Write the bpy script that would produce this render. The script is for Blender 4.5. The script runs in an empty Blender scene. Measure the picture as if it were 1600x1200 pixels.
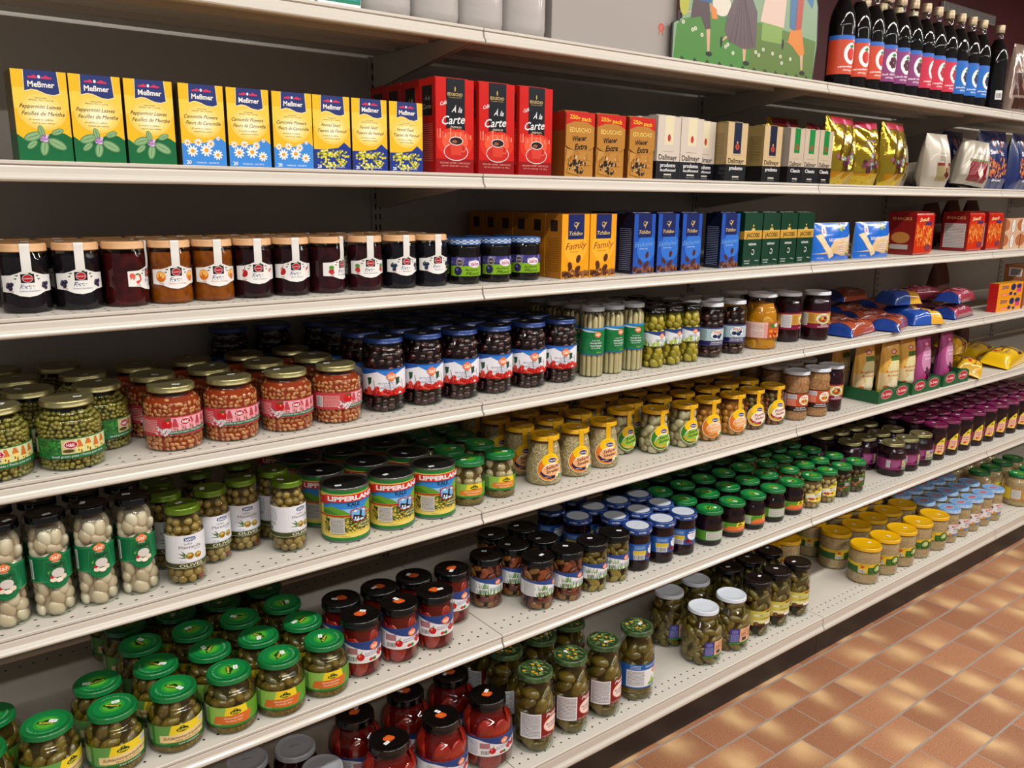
import bpy, bmesh, math, random
from mathutils import Vector, Matrix
from mathutils.geometry import tessellate_polygon
S = bpy.context.scene
COL = S.collection
PI = math.pi

# ------------------------------------------------------------------ camera
cam = bpy.data.cameras.new('camera')
cam.sensor_fit = 'HORIZONTAL'; cam.sensor_width = 36.0; cam.lens = 36.0*1304.96/1600
cam_o = bpy.data.objects.new('camera', cam); COL.objects.link(cam_o)
yaw, pitch, roll = math.radians(37.7526), math.radians(12.8189), math.radians(0.6947)
fw = Vector((math.sin(yaw)*math.cos(pitch), math.cos(yaw)*math.cos(pitch), -math.sin(pitch)))
rt = Vector((math.cos(yaw), -math.sin(yaw), 0)); up = rt.cross(fw)
r2 = rt*math.cos(roll)+up*math.sin(roll); u2 = -rt*math.sin(roll)+up*math.cos(roll)
mw = Matrix((r2, u2, -fw)).transposed().to_4x4(); mw.translation = Vector((-1.0454, -1.4562, 1.445))
cam_o.matrix_world = mw
S.camera = cam_o

# ------------------------------------------------------------------ light, world, exposure
S.view_settings.view_transform = 'Standard'; S.view_settings.look = 'None'
S.view_settings.gamma = 1; S.view_settings.use_curve_mapping = False
S.view_settings.exposure = 0.1
S.cycles.max_bounces = 7; S.cycles.transparent_max_bounces = 16; S.cycles.glossy_bounces = 3
S.cycles.caustics_reflective = False; S.cycles.caustics_refractive = False
w = bpy.data.worlds.new('world'); S.world = w; w.use_nodes = True
w.node_tree.nodes['Background'].inputs[0].default_value = (1, .97, .94, 1)
w.node_tree.nodes['Background'].inputs[1].default_value = 0.22
LAMPS = []
for ly, pw in ((-1.15, 25), (-3.1, 24)):
    for k in range(6):
        l = bpy.data.lights.new('ceiling_tube', 'AREA'); l.shape = 'RECTANGLE'; l.size = 1.15; l.size_y = .14
        l.energy = pw; l.color = (1, .965, .91)
        o = bpy.data.objects.new('tube_light', l); o.location = (-1.9+k*1.45, ly, 2.735)
        COL.objects.link(o); LAMPS.append(o)

# ------------------------------------------------------------------ materials
_M = {}
def hexc(h):
    h = h.lstrip('#'); c = [int(h[i:i+2], 16)/255 for i in (0, 2, 4)]
    return [x/12.92 if x <= .04045 else ((x+.055)/1.055)**2.4 for x in c]+[1]
def mat(c, rough=.45, metal=0., coat=0., noise=0., nscale=60., bump=0., c2=None, spec=.5, name=None):
    key = (c, rough, metal, coat, noise, nscale, bump, c2, spec)
    if key in _M: return _M[key]
    m = bpy.data.materials.new(name or 'surface_'+c.lstrip('#')); m.use_nodes = True
    nt = m.node_tree; b = nt.nodes['Principled BSDF']
    b.inputs['Base Color'].default_value = hexc(c); b.inputs['Roughness'].default_value = rough
    b.inputs['Metallic'].default_value = metal; b.inputs['Coat Weight'].default_value = coat
    b.inputs['Coat Roughness'].default_value = .06; b.inputs['Specular IOR Level'].default_value = spec
    if noise or bump or c2:
        tc = nt.nodes.new('ShaderNodeTexCoord'); n = nt.nodes.new('ShaderNodeTexNoise')
        n.inputs['Scale'].default_value = nscale; n.inputs['Detail'].default_value = 4
        nt.links.new(tc.outputs['Object'], n.inputs['Vector'])
        if c2 or noise:
            mx = nt.nodes.new('ShaderNodeMix'); mx.data_type = 'RGBA'
            A = hexc(c); Bc = hexc(c2) if c2 else [x*(1-noise) for x in A[:3]]+[1]
            mx.inputs[6].default_value = A; mx.inputs[7].default_value = Bc
            cr = nt.nodes.new('ShaderNodeMapRange'); cr.inputs[1].default_value = .38; cr.inputs[2].default_value = .62
            nt.links.new(n.outputs['Fac'], cr.inputs[0]); nt.links.new(cr.outputs[0], mx.inputs[0])
            nt.links.new(mx.outputs[2], b.inputs['Base Color'])
        if bump:
            bp = nt.nodes.new('ShaderNodeBump'); bp.inputs['Strength'].default_value = bump; bp.inputs['Distance'].default_value = .002
            nt.links.new(n.outputs['Fac'], bp.inputs['Height']); nt.links.new(bp.outputs[0], b.inputs['Normal'])
    _M[key] = m; return m
def ink(c): return mat(c, .38, 0, 0, spec=.35)
def foil(c, r=.22): return mat(c, r, .85)
def glassmat(tint='#f4f8f4', name='clear_glass'):
    if name in _M: return _M[name]
    m = bpy.data.materials.new(name); m.use_nodes = True; nt = m.node_tree; nt.nodes.clear()
    out = nt.nodes.new('ShaderNodeOutputMaterial'); mx = nt.nodes.new('ShaderNodeMixShader')
    t = nt.nodes.new('ShaderNodeBsdfTransparent'); g = nt.nodes.new('ShaderNodeBsdfGlossy'); f = nt.nodes.new('ShaderNodeFresnel')
    gm = nt.nodes.new('ShaderNodeNewGeometry'); mi = nt.nodes.new('ShaderNodeMath'); mi.operation = 'MULTIPLY_ADD'; mi.inputs[1].default_value = 1/1.5-1.5; mi.inputs[2].default_value = 1.5
    nt.links.new(gm.outputs['Backfacing'], mi.inputs[0]); nt.links.new(mi.outputs[0], f.inputs[0]); t.inputs[0].default_value = hexc(tint); g.inputs['Roughness'].default_value = .02
    n = nt.nodes.new('ShaderNodeTexNoise'); n.inputs['Scale'].default_value = 30; tc = nt.nodes.new('ShaderNodeTexCoord')
    bp = nt.nodes.new('ShaderNodeBump'); bp.inputs['Strength'].default_value = .05; bp.inputs['Distance'].default_value = .002
    nt.links.new(tc.outputs['Object'], n.inputs['Vector']); nt.links.new(n.outputs['Fac'], bp.inputs['Height'])
    nt.links.new(bp.outputs[0], g.inputs['Normal'])
    nt.links.new(f.outputs[0], mx.inputs[0]); nt.links.new(t.outputs[0], mx.inputs[1]); nt.links.new(g.outputs[0], mx.inputs[2])
    nt.links.new(mx.outputs[0], out.inputs[0]); _M[name] = m; return m

# ------------------------------------------------------------------ mesh builder
_ico = {}
def ico(s):
    if s not in _ico:
        bm = bmesh.new(); bmesh.ops.create_icosphere(bm, subdivisions=s, radius=1)
        bm.verts.ensure_lookup_table()
        _ico[s] = ([v.co.copy() for v in bm.verts], [[v.index for v in f.verts] for f in bm.faces]); bm.free()
    return _ico[s]
class MB:
    def __init__(s): s.v = []; s.f = []; s.m = []; s.sm = []; s.mats = []
    def mi(s, m):
        if m not in s.mats: s.mats.append(m)
        return s.mats.index(m)
    def add(s, vs, fs, m, smooth=False):
        b = len(s.v); s.v += [tuple(v) for v in vs]; k = s.mi(m)
        for f in fs: s.f.append([i+b for i in f]); s.m.append(k); s.sm.append(smooth)
    def box(s, x0, x1, y0, y1, z0, z1, m, bev=0.):
        if bev:
            bm = bmesh.new(); bmesh.ops.create_cube(bm, size=1)
            for v in bm.verts: v.co = Vector(((x0+x1)/2+v.co.x*(x1-x0), (y0+y1)/2+v.co.y*(y1-y0), (z0+z1)/2+v.co.z*(z1-z0)))
            bmesh.ops.bevel(bm, geom=bm.edges[:], offset=bev, segments=2, affect='EDGES', profile=.5)
            bm.verts.index_update(); s.add([v.co for v in bm.verts], [[v.index for v in f.verts] for f in bm.faces], m); bm.free(); return
        v = [(x, y, z) for z in (z0, z1) for y in (y0, y1) for x in (x0, x1)]
        s.add(v, [(0, 2, 3, 1), (4, 5, 7, 6), (0, 1, 5, 4), (2, 6, 7, 3), (0, 4, 6, 2), (1, 3, 7, 5)], m)
    def rev(s, pf, m, n=40, smooth=True, c=(0, 0, 0)):
        vs = []; fs = []
        for r, z in pf:
            for k in range(n):
                a = 2*PI*k/n; vs.append((c[0]+r*math.sin(a), c[1]-r*math.cos(a), c[2]+z))
        for i in range(len(pf)-1):
            for k in range(n):
                a, b = i*n+k, i*n+(k+1) % n; fs.append((a, b, b+n, a+n))
        s.add(vs, fs, m, smooth)
    def blob(s, c, sc, M, m, sub=2):
        vs, fs = ico(sub)
        s.add([M @ Vector((v.x*sc[0], v.y*sc[1], v.z*sc[2])) + Vector(c) for v in vs], fs, m, True)
    def extr(s, prof, x0, x1, m, smooth=False):   # closed YZ profile along X
        n = len(prof); vs = [(x, y, z) for x in (x0, x1) for y, z in prof]
        fs = [(i, (i+1) % n, n+(i+1) % n, n+i) for i in range(n)]; fs += [list(range(n))[::-1], list(range(n, 2*n))]
        s.add(vs, fs, m, smooth)
    def plate(s, poly, y0, y1, m):     # XZ polygon with thickness in Y
        n = len(poly); t = tessellate_polygon([[Vector((x, z, 0)) for x, z in poly]])
        vs = [(x, y0, z) for x, z in poly]+[(x, y1, z) for x, z in poly]
        s.add(vs, [tuple(a) for a in t]+[tuple(i+n for i in a)[::-1] for a in t]+[(i, (i+1) % n, n+(i+1) % n, n+i) for i in range(n)], m)
    def mesh(s, name):
        me = bpy.data.meshes.new(name); me.from_pydata(s.v, [], s.f)
        for m in s.mats: me.materials.append(m)
        me.polygons.foreach_set('material_index', s.m); me.polygons.foreach_set('use_smooth', s.sm)
        me.update(); return me

# ------------------------------------------------------------------ printed artwork: flat shapes laid in thin layers of ink on a real surface
_txt = {}
def glyphs(t, sh, bold):
    k = (t, sh, bold)
    if k not in _txt:
        c = bpy.data.curves.new('t', 'FONT'); c.body = t; c.resolution_u = 2; c.shear = sh; c.offset = bold
        o = bpy.data.objects.new('t', c); me = bpy.data.meshes.new_from_object(o)
        vs = [(v.co.x, v.co.y) for v in me.vertices]; fs = [tuple(p.vertices) for p in me.polygons]
        bpy.data.objects.remove(o); bpy.data.curves.remove(c); bpy.data.meshes.remove(me)
        x0 = min(v[0] for v in vs); x1 = max(v[0] for v in vs)
        _txt[k] = ([(x-(x0+x1)/2, y-.36) for x, y in vs], fs, x1-x0)
    return _txt[k]
def clip(poly, ax, lo, hi):
    if len(poly) < 3: return []
    for sgn, lim in ((1, lo), (-1, -hi)):
        out = []
        for i in range(len(poly)):
            a, b = poly[i-1], poly[i]; da, db = sgn*a[ax]-lim, sgn*b[ax]-lim
            if da >= 0 > db or db >= 0 > da:
                t = da/(da-db); out.append((a[0]+(b[0]-a[0])*t, a[1]+(b[1]-a[1])*t))
            if db >= 0: out.append(b)
        poly = out
        if len(poly) < 3: return []
    return poly
class Art:       # units: millimetres, x right, y up
    def __init__(s): s.e = []; s.rnd = random.Random(7)
    def _a(s, polys, c, txt=False):
        xs = [p[0] for q in polys for p in q]; ys = [p[1] for q in polys for p in q]
        bb = (min(xs), min(ys), max(xs), max(ys)); L = 0
        for (q, cc, l, b2, t) in s.e:
            if b2[0] < bb[2] and b2[2] > bb[0] and b2[1] < bb[3] and b2[3] > bb[1]: L = max(L, l+1)
        s.e.append((polys, c, L, bb, txt)); return s
    def P(s, pts, c):
        t = tessellate_polygon([[Vector((x, y, 0)) for x, y in pts]]); return s._a([[pts[i] for i in a] for a in t], c)
    def R(s, x0, y0, x1, y1, c): return s._a([[(x0, y0), (x1, y0), (x1, y1), (x0, y1)]], c)
    def E(s, x, y, rx, ry, c, n=18, rot=0):
        q = []
        for k in range(n):
            a = 2*PI*k/n; px, py = rx*math.cos(a), ry*math.sin(a)
            q.append((x+px*math.cos(rot)-py*math.sin(rot), y+px*math.sin(rot)+py*math.cos(rot)))
        return s._a([q], c)
    def scale(s, k):
        s.e = [([[(x*k, y*k) for x, y in p] for p in q], c, l, tuple(v*k for v in b), t) for q, c, l, b, t in s.e]; return s
    def T(s, t, x, y, h, c, w=None, sh=0, b=0, rot=0):
        vs, fs, W = glyphs(t, sh, b); ky = h/.72; kx = ky
        if w: kx = w/W
        cr, sr = math.cos(rot), math.sin(rot)
        q = [(vx*kx, vy*ky) for vx, vy in vs]; q = [(x+a*cr-b2*sr, y+a*sr+b2*cr) for a, b2 in q]
        return s._a([[q[i] for i in f] for f in fs], c, True)
    def L(s, x0, y0, x1, y1, n, c, fill=.5):      # rows of fine print
        dy = (y1-y0)/n; q = []
        for i in range(n):
            x = x0; y = y1-(i+.75)*dy
            while x < x1-1:
                ww = s.rnd.uniform(1.5, 5); q.append([(x, y), (min(x+ww, x1), y), (min(x+ww, x1), y+dy*fill), (x, y+dy*fill)]); x += ww+.8
        return s._a(q, c, True)
    def bar(s, x0, y0, x1, y1):
        s.R(x0, y0, x1, y1, '#e8e8e8'); q = []; x = x0+1
        while x < x1-1.2:
            ww = s.rnd.uniform(.3, .9); q.append([(x, y0+1), (x+ww, y0+1), (x+ww, y1-1), (x, y1-1)]); x += ww+s.rnd.uniform(.4, .9)
        return s._a(q, '#222222', True)
    def sc(s, fn): fn(s); return s
    def drape(s, mb, fn, cu=None, cv=None, eps=.25, dl=.10, m=ink, box=None):
        """fn(u,v,d) -> point; d = distance off the surface, metres"""
        for polys, c, L, bb, txt in s.e:
            q = polys
            if box: q = [r for r in (clip(clip(p, 0, -box[0], box[0]), 1, -box[1], box[1]) for p in q) if r]
            if not (txt and (bb[3]-bb[1]) < 9):
                for ax, st in ((0, cu), (1, cv)):
                    if not st: continue
                    o = []
                    for p in q:
                        lo = min(a[ax] for a in p); hi = max(a[ax] for a in p); k0 = math.floor(lo/st); k1 = math.ceil(hi/st)
                        if k1-k0 <= 1: o.append(p); continue
                        for k in range(k0, k1):
                            r = clip(p, ax, k*st, (k+1)*st)
                            if r: o.append(r)
                    q = o
            d = (eps+dl*L)/1000; vs = []; fs = []; idx = {}
            if not q: continue
            for p in q:
                f = []
                for a in p:
                    kk = (round(a[0], 3), round(a[1], 3))
                    if kk not in idx: idx[kk] = len(vs); vs.append(fn(a[0], a[1], d))
                    f.append(idx[kk])
                if len(set(f)) > 2: fs.append(f)
            mt = m(c) if isinstance(c, str) else c
            mb.add(vs, fs, mt, bool(cu) and not txt)
def onflat(o, ux, uy, n):
    o, ux, uy, n = map(Vector, (o, ux, uy, n))
    return lambda u, v, d: o+ux*(u/1000)+uy*(v/1000)+n*d
def oncyl(Rf, zc, a0=0):
    def fn(u, v, d):
        z = zc+v/1000; R = Rf(z)+d; a = a0+(u/1000)/Rf(zc); return (R*math.sin(a), -R*math.cos(a), z)
    return fn

# ------------------------------------------------------------------ object helpers
class Kind:
    """one kind of article: a list of parts with mesh data that every copy shares"""
    def __init__(s, name, cat): s.name = name; s.cat = cat; s.parts = []; s.r = .04
    def part(s, name, mb, parent=None, loc=(0, 0, 0), label=None, spin=False):
        s.parts.append((name, mb.mesh(name) if isinstance(mb, MB) else mb, parent, loc, label, spin)); return len(s.parts)-1
_rr = random.Random(11)
def s_turn(k): return k.name in ('gherkin_jar', 'dill_pickle_jar', 'beet_slice_jar', 'garlic_salad_jar', 'mushroom_salad_jar')
COUNT = {}
def place(k, x, y, z, rz=0, label='', group=None, tilt=(0, 0), skip=()):
    if len(k.parts) == 1 and k.parts[0][0] == '':
        r = bpy.data.objects.new(k.name, k.parts[0][1])
    else: r = bpy.data.objects.new(k.name, None); r.empty_display_size = .03
    r.location = (x, y, z); r.rotation_euler = (tilt[0], tilt[1], rz+math.radians(getattr(k, 'turn', 0))); COL.objects.link(r)
    r['label'] = label; r['category'] = k.cat
    if group: r['group'] = group
    if k.parts and k.parts[0][0] != '':
        made = []
        for (n, me, par, loc, lb, spin) in k.parts:
            if n in skip: made.append(None); continue
            o = bpy.data.objects.new(n, me); o.parent = r if par is None else made[par]; o.location = loc
            if spin:
                o.rotation_euler.z = _rr.uniform(-.9, .9); q = _rr.uniform(0, 6.28); d = _rr.uniform(.010, .018)
                o.location = (loc[0]+d*math.cos(q), loc[1]+d*math.sin(q), loc[2])
            if n == 'lid': o.rotation_euler.z = _rr.uniform(-2.6, 2.6) if s_turn(k) else _rr.uniform(-.5, .5)
            if lb: o['label'] = lb
            COL.objects.link(o); made.append(o)
    COUNT[k.name] = COUNT.get(k.name, 0)+1
    return r
ORD = ['', 'second', 'third', 'fourth', 'fifth', 'sixth', 'seventh', 'eighth', 'ninth', 'tenth', 'eleventh', 'twelfth']
ROWW = ['in front row', 'in second row', 'in third row', 'in fourth row', 'in fifth row', 'in sixth row', 'in seventh row', 'in eighth row']
def rows(k, pts, n, pitch, z, desc, group, rots=None, jit=5, dx=0, skipback=(), where=''):
    """front places (x, y), then n-1 rows behind each"""
    for r in range(n):
        for i, (x, y) in enumerate(pts):
            if (i, r) in skipback: continue
            c = ('leftmost' if i == 0 else 'rightmost' if i == len(pts)-1 else ORD[i]+' from left') if len(pts) > 1 else ''
            rw = ROWW[r] if n > 1 else where
            lb = desc+', '+' '.join(q for q in (c, rw) if q) if (c or rw) else desc
            rot = (rots[i] if rots and r == 0 and i < len(rots) else 0)+_rr.uniform(-jit, jit)
            j = .0008 if r else 0
            place(k, x+dx*r+_rr.uniform(-j, j), y+pitch*r+_rr.uniform(-j, j), z, math.radians(rot), lb, group)
def struct(name, mb):
    o = bpy.data.objects.new(name, mb.mesh(name)); o['kind'] = 'structure'; COL.objects.link(o); return o
def catmull(pts, st=5):
    out = []
    for i in range(len(pts)-1):
        p0 = pts[max(i-1, 0)]; p1 = pts[i]; p2 = pts[i+1]; p3 = pts[min(i+2, len(pts)-1)]
        for k in range(st):
            t = k/st
            out.append(tuple(.5*(2*b+(c-a)*t+(2*a-5*b+4*c-d)*t*t+(3*b-a-3*c+d)*t**3) for a, b, c, d in zip(p0, p1, p2, p3)))
    return out+[pts[-1]]
def lerpf(pf):
    def f(z):
        if z <= pf[0][1]: return pf[0][0]
        for (r0, z0), (r1, z1) in zip(pf, pf[1:]):
            if z0 <= z <= z1 and z1 > z0: return r0+(r1-r0)*(z-z0)/(z1-z0)
        return pf[-1][0]
    return f
# ------------------------------------------------------------------ the shop: floor, walls, ceiling, gondola
SZ = [1.7698, 1.4852, 1.2518, .9938, .7384, .4646, .150]     # shelf tops, uppermost first
SY = [0, 0, 0, 0, 0, -.082, -.1563]                          # shelf front edges
BACK = .46
def tilemat():
    m = bpy.data.materials.new('flashed_quarry_tile'); m.use_nodes = True; nt = m.node_tree; b = nt.nodes['Principled BSDF']
    N = nt.nodes.new; Lk = nt.links.new
    def M(op, a, bb=None, c=None):
        n = N('ShaderNodeMath'); n.operation = op
        for i, v in enumerate((a, bb, c)):
            if v is None: continue
            if isinstance(v, (int, float)): n.inputs[i].default_value = v
            else: Lk(v, n.inputs[i])
        return n.outputs[0]
    tc = N('ShaderNodeTexCoord'); sp = N('ShaderNodeSeparateXYZ'); Lk(tc.outputs['Object'], sp.inputs[0])
    TW, TH = .2172, .1055
    ry = M('DIVIDE', M('ADD', sp.outputs[1], .1430+TH*40), TH); row = M('FLOOR', ry); fy = M('SUBTRACT', ry, row)
    par = M('MULTIPLY', M('MODULO', row, 2), .5)
    rx = M('ADD', M('DIVIDE', M('ADD', sp.outputs[0], TW*40-.0615), TW), par); colm = M('FLOOR', rx); fx = M('SUBTRACT', rx, colm)
    cb = N('ShaderNodeCombineXYZ'); Lk(colm, cb.inputs[0]); Lk(row, cb.inputs[1]); wn = N('ShaderNodeTexWhiteNoise'); Lk(cb.outputs[0], wn.inputs['Vector'])
    ws = N('ShaderNodeSeparateColor'); Lk(wn.outputs['Color'], ws.inputs[0])
    # pale flash band somewhere along each tile, fading softly
    nz = N('ShaderNodeTexNoise'); nz.inputs['Scale'].default_value = 9; Lk(tc.outputs['Object'], nz.inputs['Vector'])
    cx = M('ADD', M('MULTIPLY', ws.outputs[0], .9), .05)
    dx = M('DIVIDE', M('ADD', M('SUBTRACT', fx, cx), M('MULTIPLY', M('SUBTRACT', nz.outputs['Fac'], .5), .35)), M('ADD', M('MULTIPLY', ws.outputs[2], .08), .15))
    dy = M('DIVIDE', M('SUBTRACT', fy, ws.outputs[1]), .6)
    g = M('EXPONENT', M('MULTIPLY', M('ADD', M('MULTIPLY', dx, dx), M('MULTIPLY', dy, dy)), -1.0))
    sp2 = N('ShaderNodeTexNoise'); sp2.inputs['Scale'].default_value = 420; sp2.inputs['Detail'].default_value = 3; Lk(tc.outputs['Object'], sp2.inputs['Vector'])
    base = N('ShaderNodeMix'); base.data_type = 'RGBA'; base.inputs[6].default_value = hexc('#ac7a58'); base.inputs[7].default_value = hexc('#97684a'); Lk(ws.outputs[1], base.inputs[0])
    spk = N('ShaderNodeMix'); spk.data_type = 'RGBA'; spk.blend_type = 'MULTIPLY'; spk.inputs[7].default_value = hexc('#c9a090')
    mr = N('ShaderNodeMapRange'); mr.inputs[1].default_value = .5; mr.inputs[2].default_value = .62; Lk(sp2.outputs['Fac'], mr.inputs[0]); Lk(mr.outputs[0], spk.inputs[0]); Lk(base.outputs[2], spk.inputs[6])
    fl = N('ShaderNodeMix'); fl.data_type = 'RGBA'; fl.inputs[7].default_value = hexc('#cfaa7a'); Lk(M('MULTIPLY', g, .9), fl.inputs[0]); Lk(spk.outputs[2], fl.inputs[6])
    ex = M('MULTIPLY', M('MINIMUM', fx, M('SUBTRACT', 1, fx)), TW); ey = M('MULTIPLY', M('MINIMUM', fy, M('SUBTRACT', 1, fy)), TH)
    gx = M('LESS_THAN', ex, .0018); gy = M('LESS_THAN', ey, .0034); gr = M('MAXIMUM', gx, gy)
    fin = N('ShaderNodeMix'); fin.data_type = 'RGBA'; fin.inputs[7].default_value = hexc('#96877c'); Lk(gr, fin.inputs[0]); Lk(fl.outputs[2], fin.inputs[6])
    Lk(fin.outputs[2], b.inputs['Base Color']); b.inputs['Roughness'].default_value = .5
    bp = N('ShaderNodeBump'); bp.inputs['Strength'].default_value = .5; bp.inputs['Distance'].default_value = .002; Lk(M('SUBTRACT', sp2.outputs['Fac'], M('MULTIPLY', gr, 1.2)), bp.inputs['Height']); Lk(bp.outputs[0], b.inputs['Normal'])
    return m
fl = MB(); fl.add([(-3, -5, 0), (9, -5, 0), (9, 1.2, 0), (-3, 1.2, 0)], [(0, 1, 2, 3)], tilemat()); struct('floor', fl)
ce = MB(); ce.box(-3, 9, -5, 1.2, 2.8, 2.86, mat('#77726b', .8)); struct('ceiling', ce)
wb = MB(); wb.box(-3, 9, .9, 1.0, 0, 2.8, mat('#5a1d22', .6, noise=.15, nscale=3)); struct('wall_back', wb)
wr = MB(); wr.box(8.6, 8.7, -5, .9, 0, 2.8, mat('#6a2a2a', .6)); struct('wall_right', wr)
# ceiling lamps (the tubes are area lights, each in its own housing)
hous = MB(); hous.box(-.62, .62, -.10, .10, .02, .055, mat('#dedcd6', .4)); hous.box(-.62, .62, -.10, -.09, -.01, .02, mat('#dedcd6', .4)); hous.box(-.62, .62, .09, .10, -.01, .02, mat('#dedcd6', .4))
KL = Kind('ceiling_lamp', 'ceiling lamp'); KL.parts = [('', hous.mesh('ceiling_lamp'), None, (0, 0, 0), None, False)]
for i, o in enumerate(LAMPS):
    place(KL, o.location.x, o.location.y, 2.745, 0, 'white fluorescent lamp housing on the ceiling over the aisle', 'ceiling lamps over the aisle')

CREAM = mat('#c6c0b6', .28, 0, .35); CREAM2 = mat('#c6c0b6', .42, spec=.4); HOLE = mat('#17130f', .9); DARK = mat('#1a1413', .45); PANEL = mat('#b3aca2', .6)
BAY = 1.2192; BAYS = (-1, 0, 1, 2, 3)
def shelf_kind(i):
    k = Kind('gondola_shelf', 'shelf'); x0, x1 = .0012, BAY-.0012; mb = MB(); d = BACK-.012
    h = .031 if i < 6 else .047; y = SY[i]
    # deck with folded front edge and sloping price rail
    deck = [(y+.0015, 0), (y, -.0012), (y, -.0050), (y+.004, -.0072), (y+.004, -h*.6), (y+.001, -h), (y+.010, -h+.001), (y+.012, -h+.0035), (y+.004, -.012), (y+.0045, -.0035), (d, -.0035), (d, 0)]
    mb.extr(deck, x0, x1, CREAM2)
    pr = MB(); pr.extr([(y+.0036, -.0068), (y+.0014, -.0078), (y+.0006, -.0100), (y-.0002, -h*.58), (y-.0022, -h*.66), (y-.0048, -h*.73), (y-.0062, -h*.81), (y-.0064, -h*.89), (y-.0050, -h*.96), (y-.0025, -h*1.0), (y+.0034, -h*.97)], x0+.001, x1-.001, CREAM); k.part('price_rail', pr)
    if i < 6:
        rf = MB()
        rf.extr([(y+.013, -.004), (y+.013, -.026), (y+.034, -.026), (y+.034, -.024), (y+.015, -.024), (y+.015, -.004)], x0+.004, x1-.004, PANEL)
        for yy in (.16, .30): rf.extr([(yy, -.0036), (yy, -.014), (yy+.03, -.014), (yy+.03, -.0036)], x0+.03, x1-.03, PANEL)
        k.part('stiffener', rf)
        for sx in (x0+.003, x1-.006):
            br = MB(); v = [(y+.036, -.0045), (d, -.0045), (d, -.075), (d-.03, -.078), (y+.036, -.022)]
            br.extr(v, sx, sx+.003, PANEL); k.part('bracket', br)
    # perforations
    P = .0256; n = int(BAY/P)
    rws = [y+.029, y+.054] if i >= 5 else [y+.015, y+.040]
    rws += [d-.03]
    vs = []; fs = []
    for ry in rws:
        for j in range(n):
            cx = .012+P*j+P*.3
            b = len(vs); rx, r2_ = (.0032, .0020) if i < 5 else (.0027, .0027)
            for t in range(8): vs.append((cx+rx*math.cos(t*PI/4), ry+r2_*math.sin(t*PI/4), .0002))
            fs.append(tuple(range(b, b+8)))
    mb.add(vs, fs, HOLE); k.part('deck', mb)
    return k
SN = ['top shelf', 'tea and coffee shelf', 'jam shelf', 'bean and cherry jar shelf', 'celery and olive jar shelf', 'gherkin jar shelf', 'bottom shelf']
BN = ['nearest left bay', 'second bay from left', 'third bay from left', 'fourth bay from left', 'far right bay']
for i in range(7):
    k = shelf_kind(i)
    for b in BAYS:
        place(k, b*BAY, 0, SZ[i], 0, 'cream metal %s, %s' % (SN[i] if i not in (0, 6) else SN[i]+' of gondola', BN[b+1]), 'cream gondola shelves')
up = MB(); up.box(-.016, .016, BACK-.004, BACK+.03, .0, 1.79, PANEL)
vs = []; fs = []
z = .2
while z < 1.76:
    for sx in (-.006, .006):
        b = len(vs); vs += [(sx-.002, BACK-.0043, z), (sx+.002, BACK-.0043, z), (sx+.002, BACK-.0043, z+.014), (sx-.002, BACK-.0043, z+.014)]; fs.append((b, b+1, b+2, b+3))
    z += .0256
up.add(vs, fs, HOLE)
ku = Kind('gondola_upright', 'upright post'); ku.parts = [('', up.mesh('gondola_upright'), None, (0, 0, 0), None, False)]
for b in range(-1, 5):
    place(ku, b*BAY, 0, 0, 0, 'slotted cream upright post at back of shelves, '+['outside left end', 'nearest in view', 'second in view', 'third in view', 'fourth in view', 'far right end'][b+1], 'slotted uprights')
pn = MB(); pn.box(.017, BAY-.017, BACK+.002, BACK+.010, .13, 1.78, PANEL)
kp = Kind('back_panel', 'back panel'); kp.parts = [('', pn.mesh('back_panel'), None, (0, 0, 0), None, False)]
ki = MB(); ki.box(.0008, BAY-.0008, -.128, -.116, .004, .102, DARK); kk_ = Kind('kick_plate', 'kick plate'); kk_.parts = [('', ki.mesh('kick_plate'), None, (0, 0, 0), None, False)]
for b in BAYS:
    place(kp, b*BAY, 0, 0, 0, 'grey metal back panel behind shelves, '+BN[b+1], 'gondola back panels')
    place(kk_, b*BAY+.02, 0, 0, 0, 'dark brown kick plate under bottom shelf, '+BN[b+1], 'kick plates')
# ------------------------------------------------------------------ jars
def jarprof(R, H, nr, s0, s1, lh):
    """mm: body radius, height, neck radius, shoulder start/end height, lid height"""
    p = [(R*.80, 0), (R*.92, .6), (R*.985, 4), (R, 9), (R, s0*.5), (R, s0)]
    for k in range(1, 8):
        t = k/8; p.append((nr+(R-nr)*(.5+.5*math.cos(PI*t)) if t < 1 else nr, s0+(s1-s0)*t))
    p += [(nr, s1), (nr, H-lh+1.5)]
    return [(a/1000, b/1000) for a, b in p]
def lidmesh(r, H, lh, m, art=None, mtop=None, ribs=0, dome=0, side=None):
    mb = MB(); r, H, lh = r/1000, H/1000, lh/1000
    mb.rev([(r-.004, H-lh-.0003), (r-.0006, H-lh), (r+.0006, H-lh+.0006), (r+.0006, H-lh+.0018), (r, H-lh+.0026), (r, H-.003), (r-.0005, H-.0014), (r-.0018, H-.0003), (r-.003, H)], m, 44)
    mt = mtop or m
    mb.rev([(r-.003, H), (r-.0042, H-.0004), (r-.006, H-.0012), (r*.45, H-.0012+dome/1000), (.0001, H-.0012+dome/1000)], mt, 44)
    if ribs:
        for k in range(ribs):
            a = 2*PI*k/ribs; c, s_ = math.cos(a), math.sin(a)
            q = [(r+.0001, -.0006), (r+.0012, 0), (r+.0001, .0006)]
            v = [(x*s_+y*c, -x*c+y*s_, z) for z in (H-lh+.003, H-.003) for x, y in q]
            mb.add(v, [(0, 1, 4, 3), (1, 2, 5, 4)], m, True)
    if side: side.drape(mb, oncyl(lambda z: r+.0002, H-lh*.5), eps=.15)
    if art: art.drape(mb, onflat((0, 0, H-.0012), (1, 0, 0), (0, 1, 0), (0, 0, 1)), eps=.25, m=lambda c: mat(c, .3))
    return mb
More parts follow.
